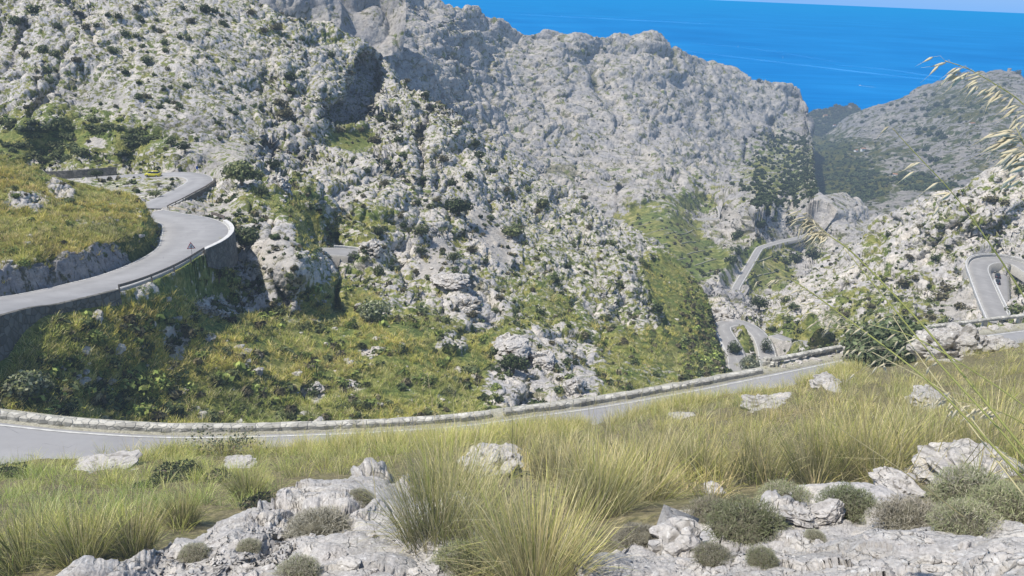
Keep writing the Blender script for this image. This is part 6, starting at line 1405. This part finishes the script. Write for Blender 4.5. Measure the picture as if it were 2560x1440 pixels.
for a in [(O1, 800, 1330, 175, 2, 'grey brown cushion shrub in the middle of the left outcrop'), (O1, 745, 1432, 110, 1, 'small olive cushion shrub at the bottom edge of the left outcrop'), (O1, 1165, 1420, 170, 0, 'green cushion shrub at the bottom between the left outcrop and the tussocks'), (O2, 1872, 1330, 200, 0, 'big dark green cushion shrub left of the layered rock'), (S1, 1965, 1270, 150, 3, 'green cushion shrub directly behind the layered rock'), (O2, 2125, 1275, 150, 0, 'green cushion shrub right of the layered rock'), (O2, 2290, 1316, 190, 2, 'grey brown twiggy cushion shrub at the back of the right shelf'), (S1, 2440, 1262, 190, 3, 'round green cushion shrub before the large smooth rock at the right'), (O2, 2420, 1330, 160, 3, 'mixed grey green cushion shrub at the right end of the shelf'), (O2, 1785, 1395, 100, 1, 'small grey green cushion shrub in the hollow of the right shelf'), (O2, 1905, 1400, 76, 3, 'tiny green cushion shrub on the right shelf'), (O2, 1600, 1352, 120, 2, 'grey tangle of dry twigs left of the right shelf'), (O1, 620, 1370, 60, 1, 'flat little shrub in a crack of the left outcrop'), (O1, 480, 1385, 70, 1, 'flat tuft of shrub low on the left outcrop'), (O1, 900, 1245, 70, 1, 'little shrub on the upper end of the left outcrop'), (S1, 2540, 1300, 200, 0, 'sprawling shrub at the right edge of the picture'), (O2, 2040, 1345, 50, 1, 'tiny olive shrub just below the layered rock'), (S1, 1780, 1290, 130, 1, 'grey green cushion shrub behind the big dark green one')]:
    cushion_shrub(*a)

# ------------------------------------------------------------------ bushes on the near hillside
def bush(px_, py_, w_, cols, label, n=1400, leaf=.07, hk=.8, S=None, lumps=12):
    tree(S or S1, px_, py_, w_, hk, label, cols, n, leaf, lumps, 'bush', 'bush', .1, .25)
P0 = at(np.array(2232.), np.array(905.), np.array(62.))
tree(P0, 2232, 905, 200, .92, 'large grey green bush beyond the near road, in the gap between the parapet beams', [[.055, .072, .036], [.075, .095, .046], [.042, .056, .03], [.09, .105, .055]], 9000, .055, 15, 'large_bush', 'bush', .8, .3)
P0 = at(np.array(2130.), np.array(905.), np.array(60.)); tree(P0, 0, 0, 60, .7, 'low dark bush left of the large grey green bush', DARKG + OLIVE, 900, .07, 8, 'bush', 'bush', .3, .2)
P0 = at(np.array(2330.), np.array(870.), np.array(64.)); tree(P0, 0, 0, 70, .8, 'green bush between the large bush and the white roadside boulder', OLIVE, 900, .07, 8, 'bush', 'bush', .3, .2)
bush(440, 1195, 130, DARKG + OLIVE, 'dark green bush in the grass near the road at the left', 2200, .055, .5)
bush(360, 1215, 70, DARKG + OLIVE, 'lower dark bush just left of the dark green one near the road', 1000, .07, .6)
bush(545, 1200, 90, BROWNG + OLIVE, 'brownish low bush just right of the dark green one near the road', 1000, .06, .5)
bush(930, 1118, 52, DARKG, 'small dark bush on the edge above the near road in the middle', 700, .08, .8)
bush(650, 1262, 110, DARKG + BROWNG, 'dark bush hugging the back of the left outcrop', 1500, .06, .5)
bush(20, 1190, 80, DARKG + OLIVE, 'dark bush in the grass at the left edge', 1000, .07, .6)
bush(470, 1128, 40, BROWNG, 'little brown bush on the road edge left of the thin shrub', 500, .08, .7)
# open thin shrub in front of the road
PALEBARK = plain('pale_bark', (.34, .28, .21), .9, .1, 0, .25, 8, False)
def thin_shrub(px_, py_, w_, h, label):
    P0 = gp(S1, px_, py_); s = bsize(P0, w_); t = thing('thin_shrub', label, 'shrub', P0, 0)
    mb = MB(); tips = []
    for q in range(26):
        a, l = RNG.random() * 6.28, RNG.uniform(.2, 1); e = np.array([math.cos(a) * s * l, math.sin(a) * s * l * .6, s * h * RNG.uniform(.5, 1.1)])
        mb.tube([(0, 0, -.1), e * np.array([.4, .4, .55]), e], [.014 * s, .009 * s, .004 * s], 4)
        for z in range(26): tips.append(e * RNG.uniform(.4, 1.05) + RNG.normal(0, .10 * s, 3))
    obj('stems', mb.mesh('stems', PALEBARK), t)
    p = np.array(tips); n = len(p); nr = RNG.normal(size=(n, 3)); nr /= np.linalg.norm(nr, axis=1, keepdims=True); tt = np.cross(nr, RNG.normal(size=(n, 3))); tt /= np.linalg.norm(tt, axis=1, keepdims=True); b = np.cross(nr, tt); L_ = .035 * s * RNG.uniform(.6, 1.3, (n, 1))
    V = np.stack([p - tt * L_, p + b * L_ * .5, p + tt * L_, p - b * L_ * .5], 1).reshape(-1, 3)
    obj('leaves', mk_mesh('leaves', V, np.arange(n * 4).reshape(n, 4), LEAF, False, {'col': np.repeat(pick(GREYG + BROWNG, n) if 0 else pick(np.array(GREYG + OLIVE) * 2.6, n), 4, 0)}), t)
thin_shrub(570, 1134, 210, .42, 'open thin leaved shrub standing in front of the near road parapet')
thin_shrub(480, 1130, 90, .5, 'smaller thin shrub left of the open one in front of the near road')
